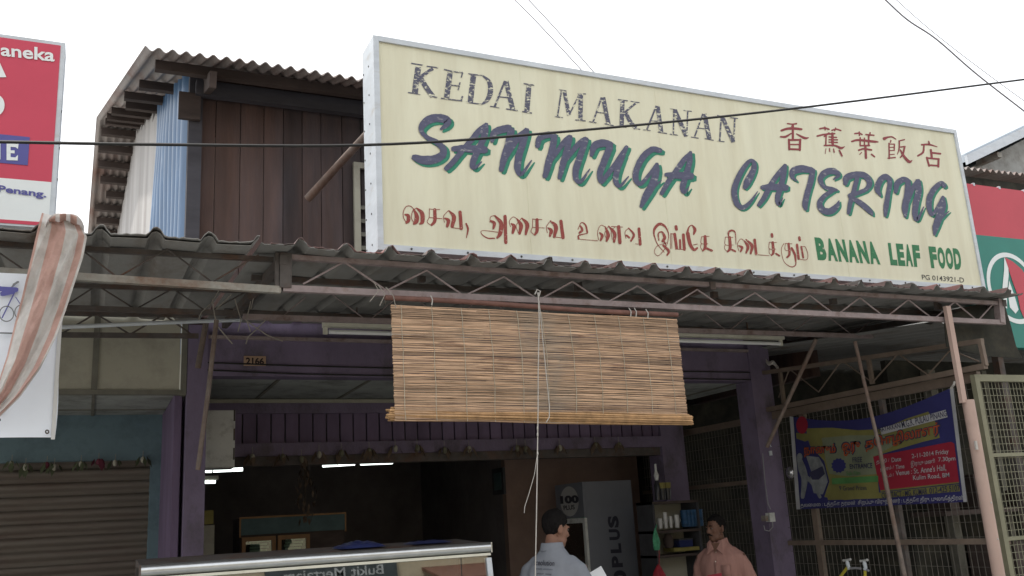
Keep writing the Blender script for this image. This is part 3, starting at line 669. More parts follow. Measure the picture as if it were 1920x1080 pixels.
b = MB(); k = crop(1450,220,5.647,on)
for pts, w_ in [([(150,66),(200,72),(245,67)],[14,14,18]),([(195,95),(212,72)],14),([(85,140),(150,120),(225,118),(300,126)],[22,26,28,22]),([(207,80),(207,232)],24),([(190,170),(130,205),(75,205)],[12,24,16]),([(245,175),(330,218),(375,215)],[12,26,8]),([(165,235),(170,340)],22),([(285,235),(280,346)],24),([(165,240),(290,238)],20),([(170,287),(285,287)],14),([(168,336),(285,340)],20),
    ([(492,120),(545,112),(590,126)],16),([(545,102),(550,132)],14),([(620,138),(665,125),(715,140)],16),([(660,112),(650,142)],14),([(465,198),(545,180),(650,172)],18),([(590,165),(540,202)],16),([(560,190),(555,300)],16),([(590,207),(670,212)],14),([(590,237),(680,238)],14),([(590,262),(680,266)],14),([(625,170),(630,297)],26),([(540,298),(650,298),(715,325),(755,310)],[16,18,26,8]),([(558,330),(550,385)],7),([(595,330),(597,362)],12),([(638,335),(645,370)],14),([(700,350),(728,408)],18),
    ([(862,172),(910,168),(940,182)],16),([(910,155),(912,192)],16),([(980,182),(1065,190)],16),([(1025,162),(1020,192)],16),([(832,255),(900,240),(1060,256),(1110,260)],[18,22,26,12]),([(920,215),(920,300)],16),([(1010,195),(1010,292)],18),([(965,220),(965,290)],14),([(920,300),(1020,298)],16),([(905,347),(960,333),(1040,345)],18),([(975,300),(982,430)],24),([(935,372),(915,392)],10),([(1040,390),(1072,416)],16),
    ([(1175,225),(1215,210),(1260,207),(1300,232)],[34,18,14,8]),([(1245,245),(1240,264)],14),([(1225,275),(1228,435)],16),([(1225,283),(1285,283)],12),([(1283,285),(1280,350)],14),([(1230,318),(1280,316)],10),([(1230,352),(1282,350)],10),([(1228,395),(1282,390)],10),([(1215,432),(1292,425)],14),([(1330,250),(1390,235)],12),([(1335,255),(1332,330),(1315,390)],[16,14,8]),([(1340,315),(1395,308)],14),([(1392,312),(1372,390),(1345,425)],[18,18,14]),([(1345,345),(1390,420),(1440,470),(1470,455)],[14,28,30,8]),
    ([(1645,255),(1655,285)],16),([(1570,290),(1650,288),(1735,312)],[18,20,8]),([(1595,300),(1585,370),(1530,408)],[16,22,18]),([(1668,345),(1678,422)],24),([(1680,375),(1770,385)],20),([(1625,425),(1650,515)],20),([(1625,430),(1755,442)],18),([(1750,440),(1748,522)],22),([(1645,506),(1750,512)],18)]: stroke(b, pts, w_, k, .03)
build('lettering', b, 'cred', SB)

b = MB(); k = crop(740,370,4.3636,on)
TH = [([(95,205),(72,165),(72,115),(95,75),(130,72),(160,100)],6),([(85,140),(110,150),(113,188),(97,207)],[12,28,30,20]),([(155,95),(180,150),(176,198),(157,217)],[10,34,36,16]),([(160,210),(138,170),(148,112),(180,85)],6),([(180,88),(224,130),(227,198),(207,217)],[10,34,32,14]),
  ([(285,92),(283,165)],5),([(285,95),(325,100)],5),([(283,165),(388,175)],6),([(328,100),(328,190),(302,227)],[26,28,18]),([(300,230),(266,202),(283,165)],5),([(335,100),(370,98)],5),
  ([(408,205),(400,155),(440,108)],5),([(445,110),(485,160),(470,237)],[10,34,28]),([(410,170),(440,190),(430,237)],[12,30,22]),([(535,120),(545,255)],28),([(465,246),(550,258)],5),([(585,215),(600,260),(588,330)],[14,16,6]),
  ([(780,205),(785,160),(820,148)],5),([(820,150),(870,210),(865,290),(840,330)],[12,34,34,18]),([(785,190),(815,212),(808,255)],[12,28,16]),([(845,285),(720,272),(712,300),(760,333),(815,335)],[6,5,7,10,12]),([(903,155),(910,370)],28),
  ([(948,240),(938,195),(970,160),(1000,175)],5),([(955,215),(977,238),(965,292)],[12,32,20]),([(1000,175),(1034,230),(1022,297)],[10,34,20]),([(1012,290),(995,230),(1040,168)],5),([(1040,170),(1084,220),(1072,302)],[10,34,18]),
  ([(1130,175),(1128,245)],5),([(1130,178),(1205,182)],5),([(1128,245),(1225,250)],5),([(1165,182),(1165,272),(1147,306)],[26,26,16]),([(1145,308),(1116,280),(1128,245)],5),
  ([(1250,290),(1242,240),(1275,192)],5),([(1275,192),(1320,240),(1306,322)],[10,34,22]),([(1255,250),(1281,272),(1270,317)],[12,30,18]),([(1360,195),(1378,330)],28),([(1300,323),(1385,333)],5)]
for a_, c_ in ((0,16),(16,21),(21,99)):
    b = MB()
    for pts, w_ in TH[a_:c_]: stroke(b, pts, w_, k, .04)
    build('lettering', b, 'red', SB)
k = crop(1060,390,4,on)
TI = [([(95,160),(120,110),(152,128),(165,182)],[5,6,12,14]),([(115,135),(127,165),(105,187)],[12,20,14]),([(165,190),(102,205),(100,230)],[6,10,14]),([(100,233),(243,245)],4),
  ([(250,240),(242,180),(265,130),(300,140)],4),([(258,185),(277,207),(265,242)],[10,22,14]),([(300,140),(321,200),(310,247)],[8,28,16]),([(312,240),(296,190),(325,135)],4),([(325,135),(369,190),(366,252)],[8,26,18]),([(352,235),(345,172),(375,140)],4),([(400,140),(410,260)],26),([(345,138),(430,143)],5),
  ([(455,228),(448,180),(475,150)],5),([(475,150),(514,200),(492,247)],[8,18,14]),([(460,205),(480,222)],14),([(552,155),(562,272)],22),([(525,268),(565,272)],4),
  ([(665,212),(668,160),(705,120),(750,140),(775,200),(765,270)],[6,18,22,14,6,4]),([(662,185),(688,265),(742,332)],[10,6,4]),([(702,242),(698,192),(725,180),(745,220),(728,250)],[9,10,12,24,16]),([(740,250),(755,290),(700,357),(668,330),(690,285),(760,260)],[14,6,4,4,4,4]),([(735,280),(776,322),(763,355)],[16,20,10]),
  ([(830,138),(834,160)],22),([(790,190),(790,305)],4),([(800,190),(800,302)],4),([(790,192),(830,195)],4),([(820,195),(835,300)],22),([(825,308),(900,310)],5),([(860,240),(862,300)],16),([(885,200),(893,310)],22),
  ([(915,192),(925,147),(950,130),(972,162),(963,197)],[20,10,8,24,12]),([(918,190),(936,270),(965,313),(990,300)],[28,26,20,14]),([(960,277),(990,270)],5),
  ([(1022,215),(1080,212)],4),([(1022,215),(1020,265),(1070,268)],4),([(1048,212),(1050,290),(1032,321)],[22,22,12]),([(1032,322),(1014,292),(1022,265)],4),([(1060,302),(1100,320)],16),
  ([(1225,212),(1225,182),(1250,168),(1275,187),(1280,272)],[8,14,14,8,4]),([(1200,218),(1200,275),(1260,277)],4),([(1200,218),(1258,220)],4),([(1232,220),(1236,300),(1216,328)],[22,24,12]),([(1215,328),(1194,302),(1200,275)],4),([(1250,312),(1275,325)],14),
  ([(1302,322),(1291,272),(1315,232),(1342,245)],4),([(1300,282),(1326,297),(1315,327)],[8,20,12]),([(1342,245),(1370,290),(1356,337)],[8,24,12]),([(1355,235),(1400,282),(1390,342)],[8,24,14]),([(1420,238),(1432,345)],20),([(1445,350),(1527,357)],4),
  ([(1549,196),(1552,214)],19),([(1530,255),(1530,305),(1578,308)],4),([(1530,255),(1585,258)],4),([(1555,258),(1561,330),(1546,356)],[20,20,10]),([(1545,356),(1529,335),(1530,305)],4),([(1580,342),(1605,358)],14),
  ([(1640,265),(1620,312),(1640,400),(1690,440),(1725,430),(1730,392)],[4,4,4,6,8,8]),([(1698,300),(1722,350),(1728,400)],[16,18,12]),([(1650,265),(1650,315),(1692,318)],4),([(1650,265),(1700,268)],4),([(1675,268),(1681,345),(1662,371)],[18,18,12]),
  ([(1755,220),(1759,240)],19),([(1738,275),(1750,380)],18),([(1750,382),(1808,388),(1820,350),(1800,292),(1775,290)],4),([(1770,290),(1785,372)],14)]
def xmid(p): return sum(q[0] for q in p[0])/len(p[0])
for a_, c_ in ((0,620),(620,1150),(1150,9999)):
    b = MB()
    for pts, w_ in [t for t in TI if a_ <= xmid(t) < c_]: stroke(b, pts, w_, k, .04)
    build('lettering', b, 'red', SB)
b = MB(); k = crop(1510,420,5.647,on)
def word(s, quad, bold, gap=0):
    n = len(s); tl, tr, br, bl = quad
    for i, ch in enumerate(s):
        a, c = (i+gap/2)/n, (i+1-gap/2)/n
        lp = lambda p, q, t: (p[0]*(1-t)+q[0]*t, p[1]*(1-t)+q[1]*t)
        text(b, ch, [lp(tl,tr,a), lp(tl,tr,c), lp(bl,br,c), lp(bl,br,a)], k, bold)
for w_, q_, g_ in (('BANANA', [(90,140),(748,190),(803,430),(128,380)], .09), ('LEAF', [(868,198),(1208,225),(1232,458),(900,435)], .1), ('FOOD', [(1298,235),(1640,262),(1664,486),(1330,466)], .1)):
    b = MB(); word(w_, q_, .06, g_); build('lettering', b, 'dgreen', SB)
b = MB(); text(b, 'PG 0143921-D', [(1232,535),(1680,568),(1682,622),(1236,588)], k, .008)
build('lettering', b, 'black', SB)
# ---------------------------------------------------------------- red shop sign at the left
YR = 5.0
rs_ = thing('red_sign', 'red and white shop sign with a blue box at the left side of the photo', 'sign', P(60,420,YR))
x1 = P(112,245,YR).x; z1 = P(118,80,YR).z; z0 = P(97,428,YR).z; x0 = x1-2.4
build('case', MB().box(x0,x1,YR,YR+.16,z0,z1), 'alu', rs_)
on = onY(YR,.002); k = crop(0,60,2.9167,on)
zr = lambda y: P(60,y,YR).z
def band(mat, name, za, zb, lift, xa=x0+.02, xb=x1-.022):
    build(name, MB().box(xa,xb,YR-lift,YR-.0005,za,zb), mat, rs_)
zw = P(50,338,YR).z; zred = P(40,414,YR).z
band('redsign','red_panel',zw,z1-.02,.003); band('whitesign','white_panel',zred,zw,.003); band('redsign','red_strip',z0+.01,zred,.003)
b0 = P(0,252,YR); b1 = P(56,258,YR); b2 = P(56,311,YR)
build('blue_box', MB().box(x0+.5,b1.x,YR-.006,YR-.0031,(b2.z),(b1.z)), 'bluesheet' if 0 else 'bluesign', rs_)
k = crop(0,60,2.9167,onY(YR,.0075))
b = MB(); text(b,'aneka',[(2,62),(300,92),(298,163),(5,130)],k,.022); build('white_lettering', b, 'whitesign', rs_); b = MB()
poly(b,[(-150,230),(-40,110),(0,170),(35,247),(-150,250)],k); b.add([k(-22+47*math.cos(t*.2),400+58*math.sin(t*.2)) for t in range(32)],[tuple(range(32))])
build('white_lettering', b, 'whitesign', rs_); b = MB()
for pts in ([(36,606),(58,608),(58,702),(36,700)],[(36,606),(102,610),(98,640),(86,630),(36,626)],[(36,645),(80,648),(80,664),(36,660)],[(36,682),(84,686),(98,672),(97,703),(36,700)],[(-60,602),(2,605),(2,697),(-60,694)]): poly(b,pts,k,_layer[0]*0+.0003*len(b.f))
build('white_lettering', b, 'whitesign', rs_)
b = MB(); text(b,'Penang.',[(-10,836),(254,870),(252,916),(-12,884)],k,.03); build('dark_lettering', b, 'bluesign', rs_)
b = MB()
for y in (200,270,330): p = P(103-(y-200)*.03,y,YR); b.tube([(x1-.002,YR+.05,p.z),(x1+.004,YR+.05,p.z)],.008,6)
each('screw', b, 'black', rs_)

# ---------------------------------------------------------------- red and green sign at the right
gs = thing('red_green_sign', 'red over green sign with white ring emblem, right of the big cream signboard', 'sign', P(1890,560,4.9))
YG = 5.02
zt_ = P(1820,345,YG).z; zm = P(1830,440,YG).z; zb_ = P(1915,652,YG).z; xg = P(1812,500,YG).x; xg1 = xg+2.6
build('red_panel', MB().box(xg,xg1,YG,YG+.08,zm,zt_), 'redsign2', gs)
build('green_panel', MB().box(xg,xg1,YG,YG+.08,zb_,zm), 'greensign', gs)
c_ = P(1899,540,YG); r_ = (P(1899,474,YG).z-P(1899,606,YG).z)/2
def em(fx, fz, l=0.): return Vector((c_.x+fx*r_*.98, YG-.002-l, c_.z+fz*r_))
b = MB(); n=48
b.add([em(math.cos(2*math.pi*i/n),math.sin(2*math.pi*i/n)) for i in range(n)]+[em(.87*math.cos(2*math.pi*i/n),.87*math.sin(2*math.pi*i/n)) for i in range(n)],[(i,(i+1)%n,n+(i+1)%n,n+i) for i in range(n)])
def arc(p): return p
b.add([em(*q,.001) for q in [(-.12,.86),(-.22,.5),(-.42,.0),(-.5,-.5),(-.40,-.6),(-.30,-.2),(-.08,.35),(-.02,.62)]],[tuple(range(8))])
b.add([em(*q,.001) for q in [(-.10,.20),(-.25,-.15),(-.28,-.55),(-.1,-.72),(.05,-.6),(.0,-.25)]],[tuple(range(6))])
build('white_emblem', b, 'whitesign', gs)
b = MB(); b.add([em(*q,.002) for q in [(-.10,.86),(.2,.75),(.5,.55),(.72,.2),(.78,-.2),(.6,-.6),(.2,-.84),(.12,-.6),(.12,-.2),(.02,.2),(-.04,.55)]],[tuple(range(11))]); build('red_emblem', b, 'redsign2', gs)
b = MB()
for i in range(5): b.box(xg+.25+i*.3,xg+.27+i*.3,YG-.004,YG+.02,zt_-.012,zt_+.012)
each('clip', b, 'alu', gs)
for xx in (xg+.3, xg1-.2): build('post', MB().box(xx-.03,xx+.03,YG+.082,YG+.14,0,zt_-.05), 'trussd', gs)

# buildings beyond at the right
gb = thing('grey_building', 'pale grey rendered building with sloping metal roof beyond the red and green sign', 'building', (13,9.6,0))
pa = P(1803,304,9.0); pb = P(1932,239,9.0); sl = (pb.z-pa.z)/(pb.x-pa.x); xr = pa.x+3.6; zr_ = pa.z+3.6*sl
b = MB().prism([(pa.x+.15,9.3,0),(xr+3.4,9.3,0),(xr+3.4,9.3,pa.z-.1),(xr,9.3,zr_-.14),(pa.x+.15,9.3,pa.z-.1)],(0,6,0)); build('wall', b, 'grey2', gb)
b = MB().prism([(pa.x-.1,8.85,pa.z-.06),(xr,8.85,zr_-.06),(xr,8.85,zr_+.06),(pa.x-.1,8.85,pa.z+.06)],(0,6.6,0)).prism([(xr,8.85,zr_-.06),(xr+3.7,8.85,pa.z-.06),(xr+3.7,8.85,pa.z+.06),(xr,8.85,zr_+.06)],(0,6.6,0)); rf2 = build('roof', b, 'bluegrey', gb)
fl = [P(x,y,4.86) for x,y in ((1770,596),(1868,556),(1884,572),(1896,612),(1905,648),(1917,672),(1850,668),(1775,650))]
build('end_flap', MB().prism(fl,(0,.006,0)), 'yarddark', can)
b = MB().prism([(pa.x-.12,8.80,pa.z-.12),(xr,8.80,zr_-.12),(xr,8.80,zr_+.02),(pa.x-.12,8.80,pa.z+.02)],(0,.045,0)); build('bargeboard', b, 'alu', rf2)
build('gutter', MB().bar((pa.x+.72,8.9,pa.z+.16),(pa.x+.72,9.28,pa.z+.16),.09,.08), 'trussg', gb)
aw = thing('awning_roof', 'corrugated roof edge with a dark gap under it between the grey building and red sign', 'roof', (10,8,0))
a0 = P(1800,313,8.0); a1 = P(1925,327,8.0)
def aw_(u, v): x = a0.x-.2+u*(4.2); return (x, 8.0+v*1.25, a0.z-.01+(a1.z-a0.z)/(a1.x-a0.x)*(x-a0.x)+v*.10+.025*math.sin(x*2*math.pi/.115))
build('sheet', MB().grid(aw_,300,3,(0,0,.008)), 'oldroof', aw, 50)
build('gap_dark_fill', MB().box(a0.x-.2,a0.x+4,8.12,8.2,0,a0.z-.06).box(5.95,a0.x-.2,9.36,9.44,0,3.62), 'yarddark', aw)  # near-black walls added to darken the gaps and stop light leaks

# ---------------------------------------------------------------- white vinyl banner with the bicycle
YV = 4.6
vb = thing('vinyl_banner', 'white vinyl banner with a printed blue bicycle hanging in front of the left canopy', 'banner', P(60,520,YV))
x1 = P(122,518,YV).x; z1 = P(122,518,YV).z; z0 = P(104,824,YV).z; x0 = x1-1.9
def vf(u, v): return (x0+u*(x1-x0)+.004*math.sin(v*9)-.004*v*0, YV+.012*math.sin(u*16+v*2)*(1-u)+.006*math.sin(v*11), z0+v*(z1-z0)+(.012*math.cos(u*7) if v==0 else 0))
build('sheet', MB().grid(vf,40,24,(0,.002,0)), 'vinyl', vb, 60)
build('hem', MB().grid(lambda u,v: (x1-.016+u*.016, YV-.006+.006*math.sin(v*11), z0+v*(z1-z0)),1,24,(0,.003,0)), 'white', vb, 60)
k = crop(0,390,2.4545,onY(YV,.016))
bk = MB()
for pts,w_ in [([(0,372),(75,376)],22),([(10,395),(60,385)],22),([(72,378),(10,505)],6),([(72,410),(112,470)],4),([(58,360),(80,340)],8),([(0,362),(30,372)],6)]: stroke(bk,pts,w_,k)
build('bicycle_print', bk, 'bluesign', vb)
bk = MB()
def ring_(b_,cx,cy,r,w_): stroke(b_,[(cx+r*math.cos(t*math.pi/8),cy+r*1.05*math.sin(t*math.pi/8)) for t in range(17)],w_,k,rounded=False)
ring_(bk,30,487,33,5); build('wheel_print', bk, 'bannergrey', vb); bk = MB(); ring_(bk,100,480,32,5)
for pts,w_ in [([(50,368),(72,345)],6),([(62,352),(84,340)],9),([(0,575),(110,578)],8)]: stroke(bk,pts,w_,k)
build('wheel_print', bk, 'bannergrey', vb)
bk = MB()
for cx,cy,r in ((-2,926,17),(-4,975,8)): bk.add([k(cx+r*math.cos(t*.3),cy+r*math.sin(t*.3)) for t in range(21)],[tuple(range(21))])
build('dot_print', bk, 'black', vb)
bk = MB(); ring_(bk,217,1030,7,7); build('eyelet', bk, 'trussd', vb)
pole0 = PX(123,500,x1+.02)

# striped cloth draped over the canopy corner, hanging down in front of the banner
YC = 4.42
cl_pts = [((114,408),70),((118,432),90),((110,470),92),((96,520),88),((82,570),84),((66,620),80),((44,680),66),((16,735),48),((-14,775),32)]
def clf(u, v):
    t = v*(len(cl_pts)-1); i = min(int(t),len(cl_pts)-2); f = t-i
    (a, wa), (c, wc) = cl_pts[i], cl_pts[i+1]
    x = a[0]*(1-f)+c[0]*f; y = a[1]*(1-f)+c[1]*f; w_ = wa*(1-f)+wc*f
    ang = .35+.2*v
    px = x+(u-.5)*w_*math.cos(ang)*1.08; py = y+(u-.5)*w_*math.sin(ang)*.75
    d = .06*(abs(math.sin(u*math.pi*1.5+v*2.6))-.5)*(.35+v) + .022*abs(math.sin(u*11+v*7)) + .012*noise.noise(Vector((u*9,v*14,3)))
    lift = 0 if v > .10 else (.10-v)*1.6
    return P(px, py, YC+d+lift*(.3+u*.2))
st_ = thing('striped_cloth', 'twisted salmon and white striped cloth hanging from the canopy corner over the white banner', 'cloth', P(120,420,YC))
NU, NV = 44, 70
W_ = MB(); PK = MB()
def strip(u0, u1, b_): b_.grid(lambda u,v: clf(u0+(u1-u0)*u, v), 10, NV)
edges = [(0,.05,'p'),(.05,.26,'w'),(.26,.56,'p'),(.56,.82,'w'),(.82,.95,'p'),(.95,1.0,'w')]
for a,c,q in edges: strip(a,c,PK if q=='p' else W_)
build('white_stripe', W_, 'cloth', st_, 80, recalc=False); build('salmon_stripe', PK, 'clothpink', st_, 80, recalc=False)
# head of the cloth bunched over the roof edge, as folded lumps
hd = MB().grid(lambda u,v: P(84+u*74, 432-34*math.sin(math.pi*min(1,u*.98+.01))**.5*(1-v)+v*6-3*math.sin(u*9), 4.40+.22*v+.02*math.sin(u*14)), 26, 8)
build('bunched_top', hd, 'cloth', st_, 80, recalc=False)
tk = MB()
for i in range(3): tk.grid(lambda u,v,i=i: P(92+i*20+u*12, 430-30*math.sin(math.pi*(.12+i*.26+u*.16))**.5*(1-v)+v*8, 4.392+.2*v+.02*math.sin((i*20+u*12+8)/74*14)), 6, 8)
build('bunched_stripe', tk, 'clothpink', st_, 80, recalc=False)

# ---------------------------------------------------------------- bamboo blind
YBd = 4.70
bl_ = thing('bamboo_blind', 'split bamboo roll-up blind half lowered from the front truss of the shop canopy', 'blind', P(1000,570,YBd))
TLb, TRb, BLb, BRb = P(733,571,YBd), P(1269,598,YBd), P(741,788,YBd), P(1291,797,YBd)
n = 104; b = MB(); rr = random.Random(11)
for j in range(n):
    v = (j+.5)/n; p0 = TLb.lerp(BLb, v); p1 = TRb.lerp(BRb, v)
    ext = .05*max(0,(v-.86)/.14)*0
    x0 = p0.x+rr.uniform(-.003,.003); x1 = p1.x+rr.uniform(-.003,.004)+ext
    pieces = [(0,1)] if rr.random() < .6 else ([(0,c) , (c+.001,1)] if (c:=rr.uniform(.25,.75)) else [])
    h = (TLb.z-BLb.z)/n*rr.uniform(.70,.98); ph = rr.uniform(0,6)
    for a_, c2 in pieces:
        nseg = max(4,int(18*(c2-a_)))
        def fn(u, vv, a_=a_, c2=c2):
            t = a_+(c2-a_)*u; x = x0+(x1-x0)*t; z = p0.z+(p1.z-p0.z)*t+.0016*math.sin(t*13+ph)+.0009*math.sin(t*41+ph*2)
            bow = -.03*math.sin(math.pi*v)*math.sin(math.pi*t)
            return (x, YBd+bow+.0022*math.sin(ph*3+t*5)+(vv-.5)*(.003 if rr is None else 0), z+(vv-.5)*h)
        b.grid(fn, nseg, 1, (0,.004,0))
build('slats', b, 'bamboo', bl_)
b = MB()
for t in (.03,.125,.22,.31,.405,.49,.585,.68,.77,.865,.955):
    b.tube([TLb.lerp(TRb,t).lerp(BLb.lerp(BRb,t),v)+Vector((.002*math.sin(v*20),-.0045-.03*math.sin(math.pi*v)*math.sin(math.pi*t),0)) for v in [i/10 for i in range(11)]], .0018, 4)
build('binding_thread', b, 'thread', bl_)
L0 = P(732,777,YBd+.03); R0_ = P(1294,788,YBd+.0)
b = MB(); NR = 30
for i in range(NR):
    a_ = 2*math.pi*i/NR*2; rd = .033-.014*i/NR; off = Vector((0, math.cos(a_)*rd, math.sin(a_)*rd))
    pts = []
    for q in range(9):
        t = q/8; p = L0.lerp(R0_, t) + off*(1-.12*math.sin(t*9+i)) + Vector(((rr.uniform(-.015,.015)-.02*i/NR if q == 0 else (rr.uniform(-.012,.012) if q == 8 else 0)), .0, rr.uniform(-.001,.001)))
        pts.append(p)
    b.tube(pts, .0055, 5)
build('rolled_end', b, 'bambooend', bl_)
ra, rb_ = P(722,558,YBd+.0), P(1270,591,YBd+.0)
build('hanging_rod', MB().tube([ra.lerp(rb_,t)+Vector((0,0,.004*math.sin(t*7))) for t in [i/8 for i in range(9)]], .015, 8), 'rod', bl_, 50)
b = MB()
for px, py in ((808,566),(1180,588),(1190,588),(1212,591)): p = P(px,py,YBd-.002); b.tube([p+Vector((0,0,.035)),p+Vector((.004,-.015,.01)),p+Vector((0,-.012,-.022))],.0035,5)
each('tie', b, 'cord', bl_)
def cordpts(px, Y): return [P(x,y,Y) for x,y in px]
b = MB().tube(cordpts([(1009,548),(1011,600),(1010,650),(1009,700),(1009,760),(1008,830),(1007,900),(1006,960),(1004,1060),(1003,1200)],YBd-.07),.0032,6)
b.tube(cordpts([(1008,548),(1013,585),(1018,640),(1024,700),(1030,760),(1030,782),(1024,792)],YBd-.06),.0030,6)
b.tube(cordpts([(1007,856),(1002,890),(992,925),(984,950),(983,962)],YBd-.07),.0018,5)
b.tube(cordpts([(1003,552),(1007,543),(1013,546),(1010,556)],YBd-.05),.0045,6)
for y in (803,815,850): p = P(1008,y,YBd-.072); b.ell(p,(.005,.005,.011),8,6)
build('pull_cord', b, 'cord', bl_, 60)
b = MB()
for (px,py) in ((710,545),(722,552),(738,556)):
    p = P(px,py,YBd-.03); b.tube([p+Vector((rr.uniform(-.05,.05),0,.05)),p,p+Vector((rr.uniform(-.06,.02),.01,-.06))],.0025,5)
each('fraying_tie', b, 'twig', bl_)

# ---------------------------------------------------------------- unlit batten lamps and lit tubes
def batten(label, a, c, Y):
    pa, pc = P(*a,Y), P(*c,Y); t = thing('batten_lamp', label, 'lamp', (pa+pc)/2, 'lamps under the shop canopy')
    b = MB(); d = (pc-pa); h = Vector((0,0,.045)); 
    b.bar(pa+Vector((0,0,.02)), pc+Vector((0,0,.02)), .075, .055); build('housing', b, 'lampwhite', t)
    build('tube', MB().tube([pa+d*.03+Vector((0,-.01,-.042)), pc-d*.02+Vector((0,-.01,-.042))], .016, 8), 'tubeoff', t, 50)
    b = MB()
    for q in (.01,.985): b.bar(pa+d*q+Vector((0,-.01,-.01)), pa+d*q+Vector((0,-.01,-.06)), .03,.02)
    each('lamp_holder', b, 'lampwhite', t)
    b = MB(); b.bar(pa+d*.2+Vector((0,0,.045)), pa+d*.2+Vector((0,0,.14)),.01,.01).bar(pa+d*.8+Vector((0,0,.045)), pa+d*.8+Vector((0,0,.14)),.01,.01); each('hanger', b, 'trussd', t)
batten('unlit fluorescent batten lamp left of and partly behind the bamboo blind', (606,611), (905,620), 6.25)
batten('unlit fluorescent batten lamp sticking out to the right of the bamboo blind', (1130,625), (1466,636), 6.25)
for lab, a, c, Y in [('lit tube just right of the meter box, inside the shop',(381,883),(397,883),9.3),('lit tube under the transom, second from the left inside the shop',(400,882.5),(455,880),9.3),('short lit tube lowest of the lamps inside the shop',(380,904),(404,903.5),10.6),
                     ('long lit tube at the middle of the dark shop ceiling',(605,873),(665,869.5),9.3),('short lit tube to the right of the longest one on the shop ceiling',(676,869.5),(736,867),9.32)]:
    pa, pc = P(*a,Y), P(*c,Y); t = thing('ceiling_tube', lab, 'lamp', (pa+pc)/2, 'lit tubes inside the shop')
    build('tube', MB().tube([pa,pc],.0165,8), 'tubeon', t, 50)
    build('housing', MB().bar(pa+Vector((-.03,.02,.045)), pc+Vector((.03,.02,.045)), .05,.04), 'lampwhite', t)
    b = MB().bar(pa+Vector((.1,.02,.06)),Vector((pa.x+.1,pa.y+.02,2.87)),.006,.006).bar(pc+Vector((-.1,.02,.06)),Vector((pc.x-.1,pc.y+.02,2.87)),.006,.006); each('hanging_wire', b, 'cable', t)

# ---------------------------------------------------------------- poles
def pole(name, label, pts, r, mat):
    o = build(name, MB().tube(pts, r, 8), mat, None, 50, loc=pts[-1]); tag(o, label, 'pole'); return o
pole('leaning_pole','long brown pole leaning in front of the left purple column',[P(406,600,5.6),P(390,740,5.6),P(371,881,5.6)],.014,'rustpole')
pole('hanging_pole','short thick rusty rod hanging at the top of the left purple column',[P(388,598,6.7),P(378,650,6.7),P(371,690,6.7)],.02,'rustpole')
pole('prop_pole','tall thin pale pole leaning to the right in front of the event banner',[P(1603,640,5.2),P(1626,742,5.2),P(1650,845,5.2),P(1657,885,5.2),P(1676,980,5.2),P(1700,1100,5.2),P(1718,1190,5.2)],[.013,.013,.014,.016,.016,.016,.016],'rustpole')
pole('brace_pole','thin brown brace slanting down from the canopy to the right purple column',[P(1530,636,5.6),P(1485,735,5.9),P(1438,838,6.2)],.016,'rustpole')
pp = thing('canopy_post','faded pink round post with flat bar on top under the canopy right end','post',(P(1808,750,4.7).x,4.7,0))
xp = P(1808,750,4.7).x; zp = P(1808,750,4.7).z
build('pipe', MB().tube([(xp+.035,4.7,-.02),(xp+.035,4.7,zp)],.041,14), 'pinkpost', pp, 50)
build('top_bar', MB().bar((xp-.012,4.7,zp-.02),(xp-.012,4.7,P(1785,575,4.7).z),.045,.03), 'pinkpost', pp)
b = MB().tube([(xp+.035,4.655,1.6),(xp+.035,4.665,1.6)],.006,6).tube([(xp+.035,4.655,1.36),(xp+.035,4.665,1.36)],.006,6).bar((xp-.01,4.66,2.02),(xp-.01,4.66,1.96),.02,.01); each('bolt', b, 'cord', pp)

# ---------------------------------------------------------------- side frame truss, mesh fences
sf = thing('side_truss', 'brown welded truss running back along the right side of the shop above the wire mesh', 'truss', (5.84,5.8,2.6))
XS = 5.84
A0, A1 = PX(1432,699,XS), PX(1842,639,XS); B0, B1 = PX(1436,769,XS), PX(1848,686,XS)
build('chord', MB().bar(A0,A1,.035,.035), 'brownrail', sf); build('chord', MB().bar(B0,B1,.04,.04), 'brownrail', sf)
b = MB(); seq = [(1460,745),(1480,692),(1535,735),(1578,676),(1636,717),(1684,663),(1740,703),(1782,656),(1836,678)]
for p,q in zip(seq,seq[1:]): b.tube([PX(*p,XS),PX(*q,XS)],.006,6)
build('web', b, 'brownrail', sf)
b = MB()
for p,q in (((1462,692),(1470,757)),((1628,671),(1636,720)),((1838,638),(1848,686))): b.bar(PX(*p,XS),PX(*q,XS),.03,.03)
each('upright', b, 'brownrail', sf)
build('lean_to_sheet', MB().grid(lambda u,v: (5.86+u*4.6, 5.14+v*4.2, 2.97+v*.40+.02*math.cos((5.86+u*4.6)*2*math.pi/.2)),90,2,(0,0,.005)), 'roofgrey', sf, 50)
def mesh_panel(root, X, y0, y1, z0, z1, dy, dz, r, mat, axis='x', name='wire_mesh'):
    b = MB()
    n1 = int((y1-y0)/dy)
    for i in range(1,n1):
        y = y0+i*(y1-y0)/n1; j_ = rnd.uniform(-.002,.002)
        p, q = ((X,y+j_,z0),(X,y-j_,z1)) if axis == 'x' else ((y+j_,X,z0),(y-j_,X,z1))
        b.bar(p,q,r*2,r*2)
    n2 = int((z1-z0)/dz)
    for i in range(1,n2):
        z = z0+i*(z1-z0)/n2; p, q = ((X+.003,y0,z),(X+.003,y1,z)) if axis == 'x' else ((y0,X+.003,z),(y1,X+.003,z))
        b.bar(p,q,r*2,r*2)
    build(name, b, mat, root)
fz = thing('mesh_fence', 'wire mesh side fence with brown rails behind the event banner', 'fence', (5.9,5.9,0))
XM = 5.9
mesh_panel(fz, XM, 4.8, 7.08, .1, 2.52, .052, .105, .0016, 'wire')
zr1 = PX(1600,1017,XM).z
